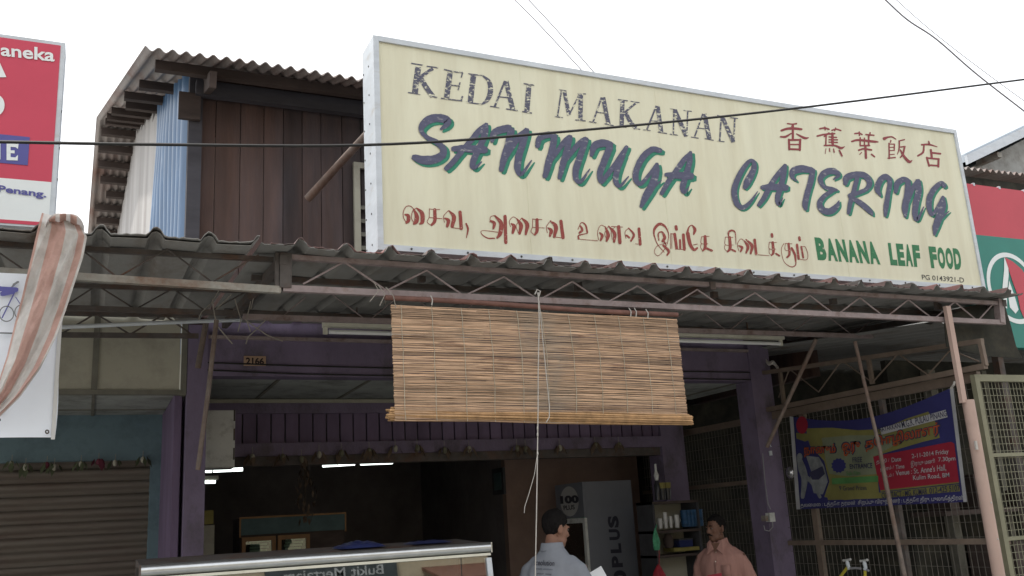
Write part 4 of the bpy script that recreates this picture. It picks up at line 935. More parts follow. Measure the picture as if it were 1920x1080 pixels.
build('rail', MB().box(XM-.02,XM+.02,4.78,7.08,zr1-.02,zr1+.02), 'brownrail', fz); build('rail', MB().box(XM-.02,XM+.02,4.78,7.08,2.46,2.53), 'brownrail', fz)
yq = PX(1530,980,XM).y; build('upright', MB().box(XM-.012,XM+.03,yq-.03,yq+.03,0,2.46), 'brownrail', fz)
yq = PX(1690,1000,XM).y; build('upright', MB().box(XM-.012,XM+.03,yq-.02,yq+.02,0,2.46), 'trussd', fz)
build('pole_cap', MB(), 'brownrail', fz) if 0 else None
f2 = thing('mesh_partition', 'wire mesh partition between the dark shop and its yard behind the right purple column', 'fence', (5.9,8.2,0))
mesh_panel(f2, XM, 7.34, 9.5, .16, 2.5, .052, .105, .0016, 'wire')
za = PX(1365,908,XM).z
build('rail', MB().box(XM-.02,XM+.02,7.34,9.5,za-.02,za+.02), 'brownrail', f2); build('rail', MB().box(XM-.02,XM+.02,7.34,9.5,2.46,2.52), 'brownrail', f2)
f3 = thing('mesh_gate', 'yellowish green framed wire mesh gate at the right edge of the photo', 'gate', (6.6,4.78,0))
xg0 = P(1822,700,4.78).x; zt3 = P(1850,703,4.78).z
each('frame', MB().box(xg0,xg0+.045,4.76,4.80,.05,zt3).box(xg0+.045,xg0+2.2,4.76,4.80,zt3-.05,zt3), 'yframe', f3)
mesh_panel(f3, 4.785, xg0+.045, xg0+2.2, .1, zt3-.05, .036, .05, .0018, 'ywire', 'y')
b = MB()
for y in (853,1011): z = P(1880,y,4.78).z; b.box(xg0+.045,xg0+2.2,4.765,4.78,z-.013,z+.013)
each('rail', b, 'yframe', f3)
yb = thing('yard_shed', 'dark cluttered shed wall seen through the mesh gate at the right', 'shed', (7.8,6.2,0))
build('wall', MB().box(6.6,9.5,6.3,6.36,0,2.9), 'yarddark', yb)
each('upright', MB().box(7.0,7.09,6.2,6.29,0,2.8).box(7.7,7.76,6.2,6.29,0,2.8), 'seam', yb)
each('shelf_board', MB().box(6.6,9.4,5.9,6.28,.9,.94).box(6.6,9.4,5.9,6.28,1.5,1.54), 'beamwood', yb)
b = MB()
for i in range(16): x = 6.7+rnd.random()*2.4; z = .94 if i % 2 else 1.54; b.box(x,x+rnd.uniform(.08,.22),5.95,6.2,z,z+rnd.uniform(.1,.4))
each('stored_goods', b, 'beamwood', yb)
sw = thing('switch_box', 'small pale switch box with a loop of cable on the right purple column', 'switch', P(1436,970,7.06))
p = P(1443,970,7.06); build('box', MB().box(p.x-.03,p.x+.03,7.02,7.078,p.z-.04,p.z+.04), 'boxgrey', sw)
p2 = P(1432,972,7.06); build('plug', MB().box(p2.x-.028,p2.x+.0,7.0,7.06,p2.z-.025,p2.z+.025), 'trussg', sw)
each('cable_loop', MB().tube([P(x,y,7.05) for x,y in ((1430,850),(1434,900),(1440,945),(1445,955))],.005,6).tube([P(x,y,7.03) for x,y in ((1432,985),(1434,994),(1442,996),(1449,988),(1448,972))],.005,6), 'greycable', sw, 60)
hk = thing('hanging_bowl', 'round steel bowl hanging on the mesh at the left edge of the event banner', 'bowl', PX(1482,886,5.83))
build('bowl', MB().ell(PX(1482,886,5.83),(.03,.052,.055),16,10), 'steel', hk, 60)
pg = tag(build('padlock', MB().box(P(1443,845,7.05).x-.012,P(1443,845,7.05).x+.012,7.03,7.05,P(1443,848,7.05).z-.03,P(1443,848,7.05).z+.012).tube([P(1441,838,7.04),P(1443,832,7.04),P(1446,838,7.04)],.004,6), 'alu', None, loc=P(1443,848,7.05)), 'small metal padlock hanging on the right purple column', 'padlock')
rag = build('white_rag', MB().grid(lambda u,v: P(1436+u*24, 672+u*12+v*8+3*math.sin(u*8), 6.9+.03*math.sin(u*7+v*4)),10,4), 'cloth', None, 80, recalc=False, loc=P(1440,676,6.9)); tag(rag,'scrap of white rag caught above the right purple column','rag')

# ---------------------------------------------------------------- event banner on the mesh
ev = thing('event_banner', 'blue and yellow printed event banner with a red panel tied to the wire mesh', 'banner', PX(1640,850,5.82))
XE = 5.80
def rip(p): return 0
def onE(x, y, lift=0.):
    p = PX(x,y,XE); return Vector((XE-lift-.001+rip(p), p.y, p.z))
TLe,TRe,BRe,BLe = (1484,781),(1787,726),(1813,941),(1497,955)
def top_y(u): return 781*(1-u)+726*u + 33*math.sin(math.pi*u)**1.0*(1-.3*u)
def evf(u, v, lift=0.):
    xa = TLe[0]*(1-u)+TRe[0]*u; xb = BLe[0]*(1-u)+BRe[0]*u; yb_ = BLe[1]*(1-u)+BRe[1]*u
    return onE(xb*(1-v)+xa*v, yb_*(1-v)+top_y(u)*v, lift)
build('sheet', MB().grid(lambda u,v: evf(u,v), 40, 16), 'bannerblue', ev, 60, recalc=False)
k = crop(1440,720,4.155,onE)
def fanpoly(b_, pts, lift): poly(b_, pts, lambda x,y,l: k(x,y,l), lift)
b = MB(); fanpoly(b,[(300,345),(500,340),(700,360),(900,350),(1080,270),(1250,215),(1330,330),(1340,420),(1210,450),(840,560),(870,880),(600,905),(440,880),(480,760),(440,600),(330,480),(310,420)],.002); build('yellow_print', b, 'banneryellow', ev)
b = MB(); fanpoly(b,[(420,420),(640,400),(900,400),(1000,470),(840,560),(850,700),(640,720),(480,700),(450,580)],.003); build('pale_print', b, 'bannerpale', ev)
b = MB(); fanpoly(b,[(822,565),(1430,450),(1455,465),(1492,762),(880,828),(850,700)],.004); build('red_print', b, 'bannerred', ev)
b = MB(); fanpoly(b,[(880,828),(1492,762),(1492,772),(880,840)],.0045); fanpoly(b,[(220,380),(290,385),(360,395),(345,430),(290,448),(225,425)],.003); fanpoly(b,[(460,860),(880,845),(1490,780),(1500,835),(900,890),(470,905)],.003); build('yellow_band', b, 'banneryellow', ev)
b = MB(); b.add([k(268+45*math.cos(t*.3),320+68*math.sin(t*.3),.004) for t in range(21)],[tuple(range(21))]); build('round_crest', b, 'bannerred', ev)
b = MB(); fanpoly(b,[(300,560),(400,570),(440,640),(470,760),(430,860),(360,850),(330,740),(340,680)],.004)
b.add([k(250+22*math.cos(t*.3),570+32*math.sin(t*.3),.0045) for t in range(21)],[tuple(range(21))])
stroke(b,[(250,590),(270,660),(290,740),(275,880)],[40,60,50,30],lambda x,y,l=0: k(x,y,.005+l)); stroke(b,[(300,720),(360,780),(410,880)],[30,34,24],lambda x,y,l=0: k(x,y,.005+l)); build('figure_print', b, 'bannergrey', ev)
b = MB(); fanpoly(b,[(325,690),(430,640),(450,700),(400,745),(350,745)],.008); build('dark_print', b, 'bannerink', ev)
b = MB(); nn=24; b.add([k(555+(60 if i%2 else 50)*math.cos(i*2*math.pi/nn),635+(60 if i%2 else 50)*math.sin(i*2*math.pi/nn),.005) for i in range(nn)],[tuple(range(nn))]); build('seal_print', b, 'bannerblue', ev)
kb = lambda l0: (lambda x,y,l=0.: k(x,y,l0+l))
for s_, q_, bo in (('M.G.R. PULAU PINANG',[(1040,290),(1395,205),(1400,250),(1055,345)],.012),('VITHAYAKKANI',[(820,350),(1035,300),(1042,340),(830,385)],.012),('FREE',[(662,572),(738,568),(740,608),(666,612)],.01),('ENTRANCE',[(640,625),(818,614),(820,655),(645,662)],.02),('9 Grand Prizes',[(560,795),(775,790),(775,825),(562,830)],0),('CONTACT : MG. KUMAR',[(890,848),(1245,810),(1248,858),(893,890)],.015),('012-425 5107',[(1262,808),(1500,782),(1502,832),(1265,856)],.015)):
    b = MB(); text(b, s_, q_, kb(.008), bo); build('dark_lettering', b, 'bannerink', ev)
b = MB(); fanpoly(b,[(880,345),(1390,200),(1405,258),(890,395)],.0065); build('white_strip_print', b, 'bannerwhite', ev)
b = MB()
for s,q in (('Date',[(968,575),(1042,565),(1044,600),(970,610)]),('2-11-2014 Friday',[(1125,545),(1412,505),(1415,550),(1128,590)]),('Time',[(1000,632),(1068,622),(1070,655),(1002,665)]),('7.30pm',[(1332,572),(1465,560),(1468,605),(1335,615)]),('Venue : St. Anne\'s Hall,',[(1000,675),(1395,622),(1395,680),(1003,720)]),('Kulim Road, BM',[(1135,712),(1418,690),(1420,730),(1138,755)]),
            ('தேதி /',[(850,590),(950,575),(952,615),(852,630)]),('நேரம் /',[(880,648),(985,630),(987,670),(884,685)]),('இடம் /',[(900,705),(985,690),(987,728),(903,740)]),('இரவு மணி',[(1118,600),(1305,580),(1308,625),(1122,655)]),
            ('தலைமை : டத்தோ தரமன்  சிறப்பு விருந்தினர் : டத்தோ திரு. புலவேந்திரன்',[(258,925),(1525,862),(1528,915),(262,970)])): text(b,s,q,kb(.008),.008)
build('white_lettering', b, 'bannerwhite', ev)
b = MB(); text(b,'ONE FREE GIFT EACH',[(500,735),(860,715),(862,762),(503,780)],kb(.008),.03) if 0 else None
fanpoly(b,[(500,735),(862,715),(864,762),(503,782)],.005); text(b,'Sub Film',[(615,682),(725,676),(726,708),(618,712)],kb(.008),.01); build('green_print', b, 'bannergreen', ev)
b = MB(); o_ = MB()
for s,q in (('நானும்',[(285,475),(530,465),(535,560),(290,570)]),('ஒரு',[(582,460),(720,450),(724,550),(588,565)]),('தொழிலாளர்',[(760,425),(1340,290),(1345,410),(770,530)])):
    b = MB(); o_ = MB(); text(b,s,q,kb(.008),.02); text(o_,s,[(x+(-9 if i in (0,3) else 9),y+(-9 if i<2 else 9)) for i,(x,y) in enumerate(q)],kb(.0065),.07); build('title_shadow', o_, 'bannerink', ev); build('title_lettering', b, 'bannerorange', ev)

b = MB().grid(lambda u,v: evf(u*.022-.006,v,.009),1,16); b.grid(lambda u,v: evf(.985+u*.022,v,.009),1,16); each('hem', b, 'bannerwhite', ev)
b = MB().tube([onE(1785,728,.01),onE(1792,722,.02),onE(1790,716,.0)],.008,6); build('tie', b, 'cord', ev)

# ---------------------------------------------------------------- taps with yellow hoses
def tap(label, px, py, bent):
    p = PX(px,py,5.72); t = thing('water_tap', label, 'tap', p, 'taps by the mesh fence')
    s_ = .0036
    q = lambda x,y,d=0.: PX(px+x,py+y,5.72)+Vector((d,0,0))
    build('valve', MB().tube([q(0,0),q(1,5),q(3,12),q(5,16) if bent else q(2,16)],[.012,.016,.014,.016],8), 'alu', t, 50)
    build('handle', MB().tube([q(-6,0),q(6,-2)],.008,8).ell(q(-6,0),(.011,.011,.011),8,6).ell(q(6,-2),(.011,.011,.011),8,6), 'white', t, 50)
    build('pipe', MB().tube([q(3,13),q(8,15),q(16,14),q(26,15)] if bent else [q(2,15),q(6,17),q(9,18)],.009,8), 'greycable', t, 50)
    build('hose', MB().tube([q(1,13),q(-6,22),q(-14,32),q(-22,60),q(-24,110)] if bent else [q(2,18),q(2,30),q(1,60),q(2,110)],.012,8), 'yellowhose', t, 50)
tap('left of two metal taps by the mesh fence, its yellow hose bent to the left', 1588, 1051, True)
tap('right of two metal taps by the mesh fence, its yellow hose hanging straight', 1620, 1052, False)
# ---------------------------------------------------------------- things inside the shop
fr = thing('drinks_fridge', 'tall grey drinks fridge with large lettering up its side, glass front facing left', 'fridge', (4.96,9.0,.16))
FY = 8.7; fx0 = P(1093,930,FY).x; fx1 = P(1184,920,FY).x; fz1 = P(1130,902,FY).z
build('cabinet', MB().box(fx0+.03,fx1,FY,FY+.03,.26,fz1).box(fx0+.03,fx1,FY+.60,FY+.63,.26,fz1).box(fx1-.03,fx1,FY+.03,FY+.60,.26,fz1).box(fx0+.03,fx1-.03,FY+.03,FY+.60,fz1-.34,fz1).box(fx0+.03,fx1-.03,FY+.03,FY+.60,.26,.5), 'fridge', fr)
build('plinth', MB().box(fx0+.05,fx1-.03,FY+.03,FY+.6,.16,.255), 'fridgedark', fr)
b = MB(); b.box(fx0,fx0+.028,FY,FY+.05,.45,fz1-.36).box(fx0,fx0+.028,FY+.58,FY+.63,.45,fz1-.36).box(fx0,fx0+.028,FY+.05,FY+.58,.45,.5).box(fx0,fx0+.028,FY+.05,FY+.58,fz1-.41,fz1-.36)
dr = build('door', b, 'boxgrey', fr); build('pane', MB().box(fx0+.01,fx0+.014,FY+.05,FY+.58,.5,fz1-.41), 'fglass', dr)
build('header', MB().box(fx0,fx0+.028,FY,FY+.63,fz1-.355,fz1), 'fridge', fr)
oX = lambda X0_: (lambda x, y, l=0.: PX(x, y, X0_-l))
cc = PX(1068,940,fx0); b = MB(); b.add([Vector((fx0-.004,cc.y+.21*math.cos(i*.2618),cc.z+.155*math.sin(i*.2618))) for i in range(24)],[tuple(range(24))]); build('round_badge', b, 'white', fr)
b = MB(); text(b,'100',[(1050,930),(1084,928),(1086,943),(1051,945)],oX(fx0-.008),.06); text(b,'PLUS',[(1056,948),(1077,946),(1078,955),(1057,957)],oX(fx0-.008),.03); build('badge_lettering', b, 'fridgedark', fr)
k = crop(920,900,6,onY(FY,.003)); b = MB()
for ch, q in (('S',(540,405)),('U',(678,555)),('L',(825,715)),('P',(985,858))):
    ya, yb2 = q; f = lambda y: -55*(y-405)/575.
    xl = 1312 + 55*(ya-405)/575; xl2 = 1312+55*(yb2-405)/575
    text(b, ch, [(xl,ya),(xl2,yb2),(xl2+122,yb2-4),(xl+122,ya-6)], k, .05)
text(b,'100',[(1420,1400),(1375,1020),(1520,1010),(1560,1390)],k,.05)
build('side_lettering', b, 'fridgedark', fr)
for z, c, nm in ((1.62,'greenbag','bottle_row'),(1.32,'charmleaf','bottle_row'),(1.0,'redbag','can_row'),(.66,'darkbottle','bottle_row')):
    b = MB()
    for i in range(7): b.lathe((fx0+.12,FY+.08+i*.075,z-.13),[(0,.03),(.13,.03),(.17,.014),(.21,.012)] if nm != 'can_row' else [(0,.032),(.13,.032)],8)
    b.box(fx0+.04,fx1-.04,FY+.04,FY+.59,z-.142,z-.132); build(nm, b, c, fr, 50)

SYh = 7.9; sk = crop(1200,860,4.906,lambda x,y,l=0.: P(x,y,SYh))
q = lambda x, y, d=0.: P(1200+x/4.906, 860+y/4.906, SYh+d)
rk = thing('shelf_rack', 'dark rack of shelves with cups beside the fridge at the right of the shop', 'shelf', (5.3,8.0,.16))
xa, xb = q(112,400).x, q(535,400).x
for yy in (400,668,895): z = q(300,yy).z; build('shelf', MB().box(xa,xb,SYh,SYh+.3,z-.012,z+.012), 'beamwood', rk)
build('side_panel', MB().box(xa,xa+.02,SYh+.002,SYh+.298,.16,q(0,404).z), 'dark', rk); build('side_panel', MB().box(xb-.02,xb,SYh+.002,SYh+.298,.16,q(0,404).z), 'dark', rk)
build('back_panel', MB().box(xa+.02,xb-.02,SYh+.28,SYh+.297,.16,q(0,415).z), 'panel', rk)
def small(name, label, cat, mb, mat, c, group=None, sm=50): return tag(build(name, mb, mat, None, sm, loc=c), label, cat, group)
zt4 = q(0,400).z+.012; zs2 = q(0,668).z+.012; zs3 = q(0,895).z+.012
c = q(172,395,.1); bt = thing('sauce_bottle','tall dark bottle with pale neck standing at the left on top of the rack','bottle',(c.x,c.y,zt4)); c.z = zt4
build('body', MB().lathe(c,[(0,.032),(.14,.032),(.19,.015)],10), 'darkbottle', bt, 50); build('neck', MB().lathe(c+Vector((0,0,.19)),[(0,.016),(.05,.026),(.09,.012),(.16,.010)],10), 'boxgrey', bt, 50)
for px, lab in ((217,'left of two steel tumblers with gold tops on the rack'),(265,'right of two steel tumblers with gold tops on the rack')):
    c = q(px,395,.08); c.z = zt4; t = thing('tumbler', lab, 'tumbler', c, 'tumblers on the rack')
    build('body', MB().lathe(c,[(0,.026),(.11,.030)],12), 'darkbottle', t, 50); build('lid', MB().lathe(c+Vector((0,0,.11)),[(0,.034),(.055,.036),(.056,.01)],12), 'yellowpaper', t, 50)
for i,(px,h,w_) in enumerate(((190,.095,.024),(242,.15,.02),(290,.11,.018),(346,.12,.026))):
    c = q(px,660,.03); c.z = zs2
    t = thing('white_cup', ['short white cup at the left end of the rack shelf','tallest white cup on the rack shelf','thin white cup third from the left on the rack shelf','white cup nearest the blue stack on the rack shelf'][i], 'cup', c, 'white cups on the rack')
    build('cup', MB().lathe(c,[(0,w_*.8),(h,w_)],10), 'white', t, 50); build('handle', MB().tube([c+Vector((w_*.9,0,h*.75)),c+Vector((w_*1.7,0,h*.6)),c+Vector((w_*.85,0,h*.3))],.004,5), 'white', t, 50)
b = MB()
for i in range(5):
    c = q(420+i*34,660,.06); c.z = zs2
    for j in range(6): b.lathe(c+Vector((0,0,j*.026)),[(0,.034),(.03,.040)],10)
small('blue_tumblers','stacks of blue plastic tumblers on the rack shelf','tumblers',b,'bluecup',q(480,660))
jc = q(270,850,.12); jc.z = zs3+.036; small('food_jar','brown jar on the yellowish tray of the rack','jar',MB().lathe(jc,[(0,.035),(.03,.05),(.09,.05),(.12,.032),(.135,.034)],12),'beamwood',jc)
bx_ = thing('storage_box','dark lidded box on the yellowish tray of the rack','box',(q(380,0).x,SYh+.13,zs3+.036)); build('body', MB().box(q(320,0).x,q(440,0).x,SYh+.06,SYh+.2,zs3+.036,zs3+.10), 'blueplastic', bx_); build('lid', MB().box(q(318,0).x,q(442,0).x,SYh+.057,SYh+.203,zs3+.101,zs3+.115), 'dark', bx_)
b = MB().box(q(250,0).x,q(490,0).x,SYh+.03,SYh+.22,zs3,zs3+.034); small('yellow_tray','yellowish tray lying on the third rack shelf','tray',b,'yellowpaper',q(360,880))
def bagfn(cx, cy, w_, h, Y):
    def f(u, v):
        a = u*2*math.pi; r = (math.sin(math.pi*min(1,v*.85+.12))**.6)*(1-.55*v)*(1+.15*math.sin(a*5+v*9)); p = P(cx,cy,Y)
        return (p.x+math.cos(a)*w_*r, p.y+math.sin(a)*w_*.5*r, p.z-h/2+v*h)
    return f
gbg = small('green_bag','bright green plastic bag hanging on the left edge of the rack','bag',MB().grid(bagfn(1230,1011,.045,.20,SYh-.06),24,10).tube([P(1229,994,SYh-.06),P(1231,984,SYh-.03)],.006,5),'greenbag',P(1230,1011,SYh-.06))
rbg = small('red_bag','crumpled red plastic bag hanging low below the green bag','bag',MB().grid(bagfn(1236,1078,.085,.19,SYh-.06),24,10).tube([P(1236,1064,SYh-.06),P(1236,1032,SYh-.04)],.004,5),'redbag',P(1236,1078,SYh-.06))
td = thing('teal_door','dark teal door with a pale top bar in the yard behind the mesh partition','door',(7.2,9.9,0))
d0, d1 = P(1342,940,9.9), P(1405,940,9.9); build('leaf', MB().box(d0.x,d1.x,9.9,9.95,0,d0.z-.05), 'tealdoor', td); build('head_bar', MB().box(d0.x-.02,P(1390,0,9.9).x,9.86,9.9,d0.z-.04,d0.z+.05), 'seam', td)
build('edge_strip', MB().box(d0.x,d0.x+.02,9.88,9.9,0,d0.z-.06), 'seam', td)
pf = thing('wall_picture','small dark framed picture on the inside wall, right of the middle of the shop','picture',PX(935,902,4.19))
pa, pb = PX(925,880,4.19), PX(948,926,4.19); y0, y1 = min(pa.y,pb.y), max(pa.y,pb.y)
build('frame', MB().box(4.17,4.199,y0,y1,pb.z,pa.z), 'dark', pf); build('print', MB().box(4.166,4.171,y0+.05,y1-.05,pb.z+.05,pa.z-.05), 'tealdoor', pf)
cb = thing('glass_cupboard','brown wooden cupboard with glass doors and papers at the back left of the shop','cupboard',(1.85,9.6,.16))
cy = 9.5; L_ = lambda x,y: P(x,y,cy)
x0c, x1c = L_(451,980).x, L_(645,980).x; zc = L_(540,968).z; zd = L_(540,1003).z
build('carcass', MB().box(x0c,x1c,cy,cy+.5,.16,zc), 'beamwood', cb)
build('top_board', MB().box(x0c-.01,x1c+.01,cy-.03,cy-.002,zd+.02,zc+.01), 'tealdoor', cb); build('edge_trim', MB().box(x0c-.015,x1c+.015,cy-.034,cy-.031,zc-.005,zc+.012).box(x0c-.015,x0c,cy-.034,cy-.031,zd,zc-.006).box(x1c,x1c+.015,cy-.034,cy-.031,zd,zc-.006), 'woodbrown', cb)
for xa_, xb_ in ((453,516),(520,580)):
    a_, c_2 = L_(xa_,1010).x, L_(xb_,1010).x
    d_ = build('door', MB().box(a_,a_+.035,cy-.03,cy-.001,.6,zd).box(c_2-.035,c_2,cy-.03,cy-.001,.6,zd).box(a_+.035,c_2-.035,cy-.03,cy-.001,zd-.04,zd).box(a_+.035,c_2-.035,cy-.03,cy-.001,.6,.66), 'woodbrown', cb)
    build('pane', MB().box(a_+.035,c_2-.035,cy-.012,cy-.008,.66,zd-.04), 'fglass', d_)
    b = MB()
    for i in range(12): b.box(a_+.06+rnd.random()*.02,c_2-.06-rnd.random()*.03,cy-.0075,cy-.002,1.30+i*.028,1.30+i*.028+.022)
    build('papers', b, 'panel', cb)
mp_ = P(572,935,9.0); b = MB(); r_ = random.Random(5)
for i in range(70):
    a = r_.uniform(0,6.28); z = r_.uniform(-.18,.38); rr_ = .02+.10*(1-abs(z-.05)/.35); c = mp_+Vector((math.cos(a)*rr_, math.sin(a)*rr_, z)); d = Vector((r_.uniform(-.02,.02), r_.uniform(-.02,.02), -r_.uniform(.04,.08))); s_ = Vector((math.cos(a+1.6),math.sin(a+1.6),0))*.014
    b.add([c, c+d*.5+s_, c+d, c+d*.5-s_],[(0,1,2,3)])
b.tube([mp_+Vector((0,0,.62)),mp_+Vector((0,0,-.1))],.006,6)
small('dried_garland','dim reddish dried garland hanging at the back of the dark shop','garland',b,'dryleaf',mp_,None,None)
# ---------------------------------------------------------------- food counter
ct = thing('food_counter','glass fronted food display counter with a rounded aluminium rail, bottom left of the photo','counter',(1.2,5.3,.1))
YK = 5.2; ka, kb_ = P(264,1074,YK), P(918,1023,YK); zk = (ka.z+kb_.z)/2; kx0, kx1 = ka.x, kb_.x
TILT = R(8); nrm = Vector((0,-math.cos(TILT),math.sin(TILT)))
b = MB(); NP = 14
prof = [(YK+.012+.033*math.cos(t), zk+.028*math.sin(t)) for t in [math.pi*.45+math.pi*1.1*i/NP for i in range(NP+1)]]
b.grid(lambda u,v: (kx0+(kx1-kx0)*u, prof[int(round(v*NP))][0], prof[int(round(v*NP))][1]),1,NP,(0,.003,0)); build('top_rail', b, 'silver', ct, 50)
build('top_panel', MB().hexa([(kx0,YK+.03,zk+.008),(kx1,YK+.03,zk+.008),(kx1,YK+.55,zk+.012),(kx0,YK+.55,zk+.012),(kx0,YK+.03,zk+.024),(kx1,YK+.03,zk+.024),(kx1,YK+.55,zk+.05),(kx0,YK+.55,zk+.05)]), 'trussd', ct)
build('rail_cap', MB().box(kx1,kx1+.008,YK-.02,YK+.04,zk-.03,zk+.027), 'silver', ct); build('rail_cap', MB().box(kx0-.008,kx0,YK-.02,YK+.04,zk-.03,zk+.027), 'trussd', ct)
gz0 = .80; gy = lambda z: YK-.004-(zk-.03-z)*math.tan(TILT)
build('channel', MB().hexa([(kx0,gy(zk-.05)-.006,zk-.046),(kx1,gy(zk-.05)-.006,zk-.046),(kx1,YK+.02,zk-.046),(kx0,YK+.02,zk-.046),(kx0,gy(zk-.03)-.006,zk-.032),(kx1,gy(zk-.03)-.006,zk-.032),(kx1,YK+.02,zk-.032),(kx0,YK+.02,zk-.032)]), 'lampwhite', ct)
build('front_glass', MB().add([(kx0+.02,gy(gz0),gz0),(kx1-.02,gy(gz0),gz0),(kx1-.02,gy(zk-.047),zk-.047),(kx0+.02,gy(zk-.047),zk-.047)],[(0,1,2,3)]), 'glass', ct)
for xx in (kx0,kx1-.03): build('end_post', MB().hexa([(xx,gy(gz0)-.012,gz0),(xx+.03,gy(gz0)-.012,gz0),(xx+.03,gy(gz0)+.03,gz0),(xx,gy(gz0)+.03,gz0),(xx,gy(zk-.058)-.012,zk-.058),(xx+.03,gy(zk-.058)-.012,zk-.058),(xx+.03,gy(zk-.058)+.03,zk-.058),(xx,gy(zk-.058)+.03,zk-.058)]), 'alu', ct)
build('side_glass', MB().add([(kx1-.012,gy(gz0)+.03,gz0),(kx1-.012,YK+.53,gz0),(kx1-.012,YK+.53,zk-.0),(kx1-.012,gy(zk-.06)+.03,zk-.06)],[(0,1,2,3)]), 'glass', ct)
build('rear_panel', MB().box(kx0,kx1,YK+.53,YK+.55,gz0,zk+.011), 'trussd', ct)
build('base', MB().box(kx0,kx1,gy(gz0)-.02,YK+.55,.10,gz0-.003), 'alu', ct)
build('inner_shelf', MB().box(kx0+.04,kx1-.04,YK+.12,YK+.5,1.16,1.175), 'boxgrey', ct)
for i in range(5):
    x = kx0+.12+i*.36; t = thing('food_tray', ['food tray at the left end inside the glass counter','second food tray from the left inside the glass counter','middle food tray inside the glass counter','second food tray from the right inside the glass counter','blue food tray at the right end inside the glass counter'][i], 'tray', (x+.14,YK+.3,1.175), 'trays in the glass counter')
    build('pan', MB().box(x,x+.30,YK+.14,YK+.47,1.176,1.225), 'bluecup' if i == 4 else 'silver', t)
    b = MB()
    for j in range(14): b.ell((x+.04+rnd.random()*.22,YK+.17+rnd.random()*.26,1.235),(.03,.03,.018),8,5)
    build('food', b, 'food', t, 60)
for lab, cxp, cyp, w_, h in (('blue plastic sheet bunched on the middle of the counter top',672,1020,.13,.032),('smaller blue plastic bundle near the right of the counter top',800,1012,.12,.016)):
    p = P(cxp,cyp,5.5)
    def f(u, v, p=p, w_=w_, h=h):
        r = math.sqrt(max(0,(1-(2*u-1)**2)*(1-(2*v-1)**2))); n_ = noise.noise(Vector((u*6,v*5,cxp*.1)))
        return (p.x+(u-.5)*2*w_, p.y+(v-.5)*.3, zk+.040+h*r*(1+.6*n_))
    small('plastic_sheet',lab,'plastic sheet',MB().grid(f,26,14),'blueplastic',p,None,40)
g_ = P(618,1048,5.5)

# ---------------------------------------------------------------- leaf charms along the lintels
def charm(seed, leafmat, bodymat, pos, label, group, sc=1.):
    r_ = random.Random(seed); t = thing('leaf_charm', label, 'charm', pos, group); p = Vector(pos)
    build('thread', MB().tube([p+Vector((0,0,.06*sc)),p],.0025,5), 'twig', t)
    build('fruit', MB().ell(p+Vector((0,-.01,-.02*sc)),(.02*sc,.02*sc,.03*sc),10,7), bodymat, t, 60)
    b = MB()
    for i in range(r_.randint(4,7)):
        a = r_.uniform(0,6.28); ln = r_.uniform(.06,.13)*sc; o_ = Vector((math.cos(a)*.03,math.sin(a)*.02,0)); d = Vector((math.cos(a)*.5,math.sin(a)*.3,-1)).normalized()*ln; s_ = Vector((-math.sin(a),math.cos(a)*.4,.2)).normalized()*ln*.18
        q0 = p+o_+Vector((0,0,.01)); b.add([q0,q0+d*.5+s_,q0+d,q0+d*.5-s_],[(0,1,2,3)])
    build('leaves', b, leafmat, t, recalc=False)
ords = ['first','second','third','fourth','fifth','sixth','seventh','eighth','ninth','tenth','eleventh','twelfth','thirteenth','fourteenth','fifteenth','sixteenth']
for i,(px,py) in enumerate([(473,853),(530,853),(565,857),(598,848),(640,845),(692,842),(741,837),(782,836),(833,840),(879,838),(969,836),(985,838),(1049,836),(1116,831),(1160,831)]):
    charm(i,'dryleaf','lime' if i%3 else 'panel',P(px,py,YB-.1),'dried leaf charm, %s from the left under the long purple beam' % ords[i],'leaf charms under the purple beam',1.1)
for i,(px,py) in enumerate([(22,866),(48,872),(88,868),(102,872),(152,866),(185,862),(216,864),(268,858)]):
    charm(40+i,'redcharm' if i==5 else 'charmleaf','redcharm' if i in (2,5) else 'panel',P(px,py,YB-.05),['yellow green leaf charm at the left edge over the roller shutter','green charm with pale tag, second from the left over the shutter','reddish brown charm left of the yellow one over the shutter','yellow charm with long hanging leaves over the roller shutter','dark green charm with pale tag at the middle of the shutter','dark red charm over the roller shutter','dark green charm with pale tag, right of the red one','small brown charm at the right end of the teal lintel'][i],'leaf charms over the roller shutter',.9)
b = MB()
for pts in ([(398,560),(402,590),(408,612),(425,632),(436,645)],[(410,545),(395,570),(378,585),(372,600)],[(470,565),(462,600),(470,622)],[(498,600),(478,620),(465,632),(461,645)],[(440,560),(452,600),(446,622)],[(508,500),(514,530),(520,542)],[(488,510),(480,540),(470,580)],[(405,580),(420,566),(434,552)],[(460,600),(500,628),(530,640)],[(728,548),(722,570),(712,566)]):
    b.tube([P(x,y,5.75) for x,y in pts],.0035,5)
small('dry_creeper','dry creeper strands tangled in the trusses above the number plate','creeper',b,'twig',P(440,600,5.75),None,60)

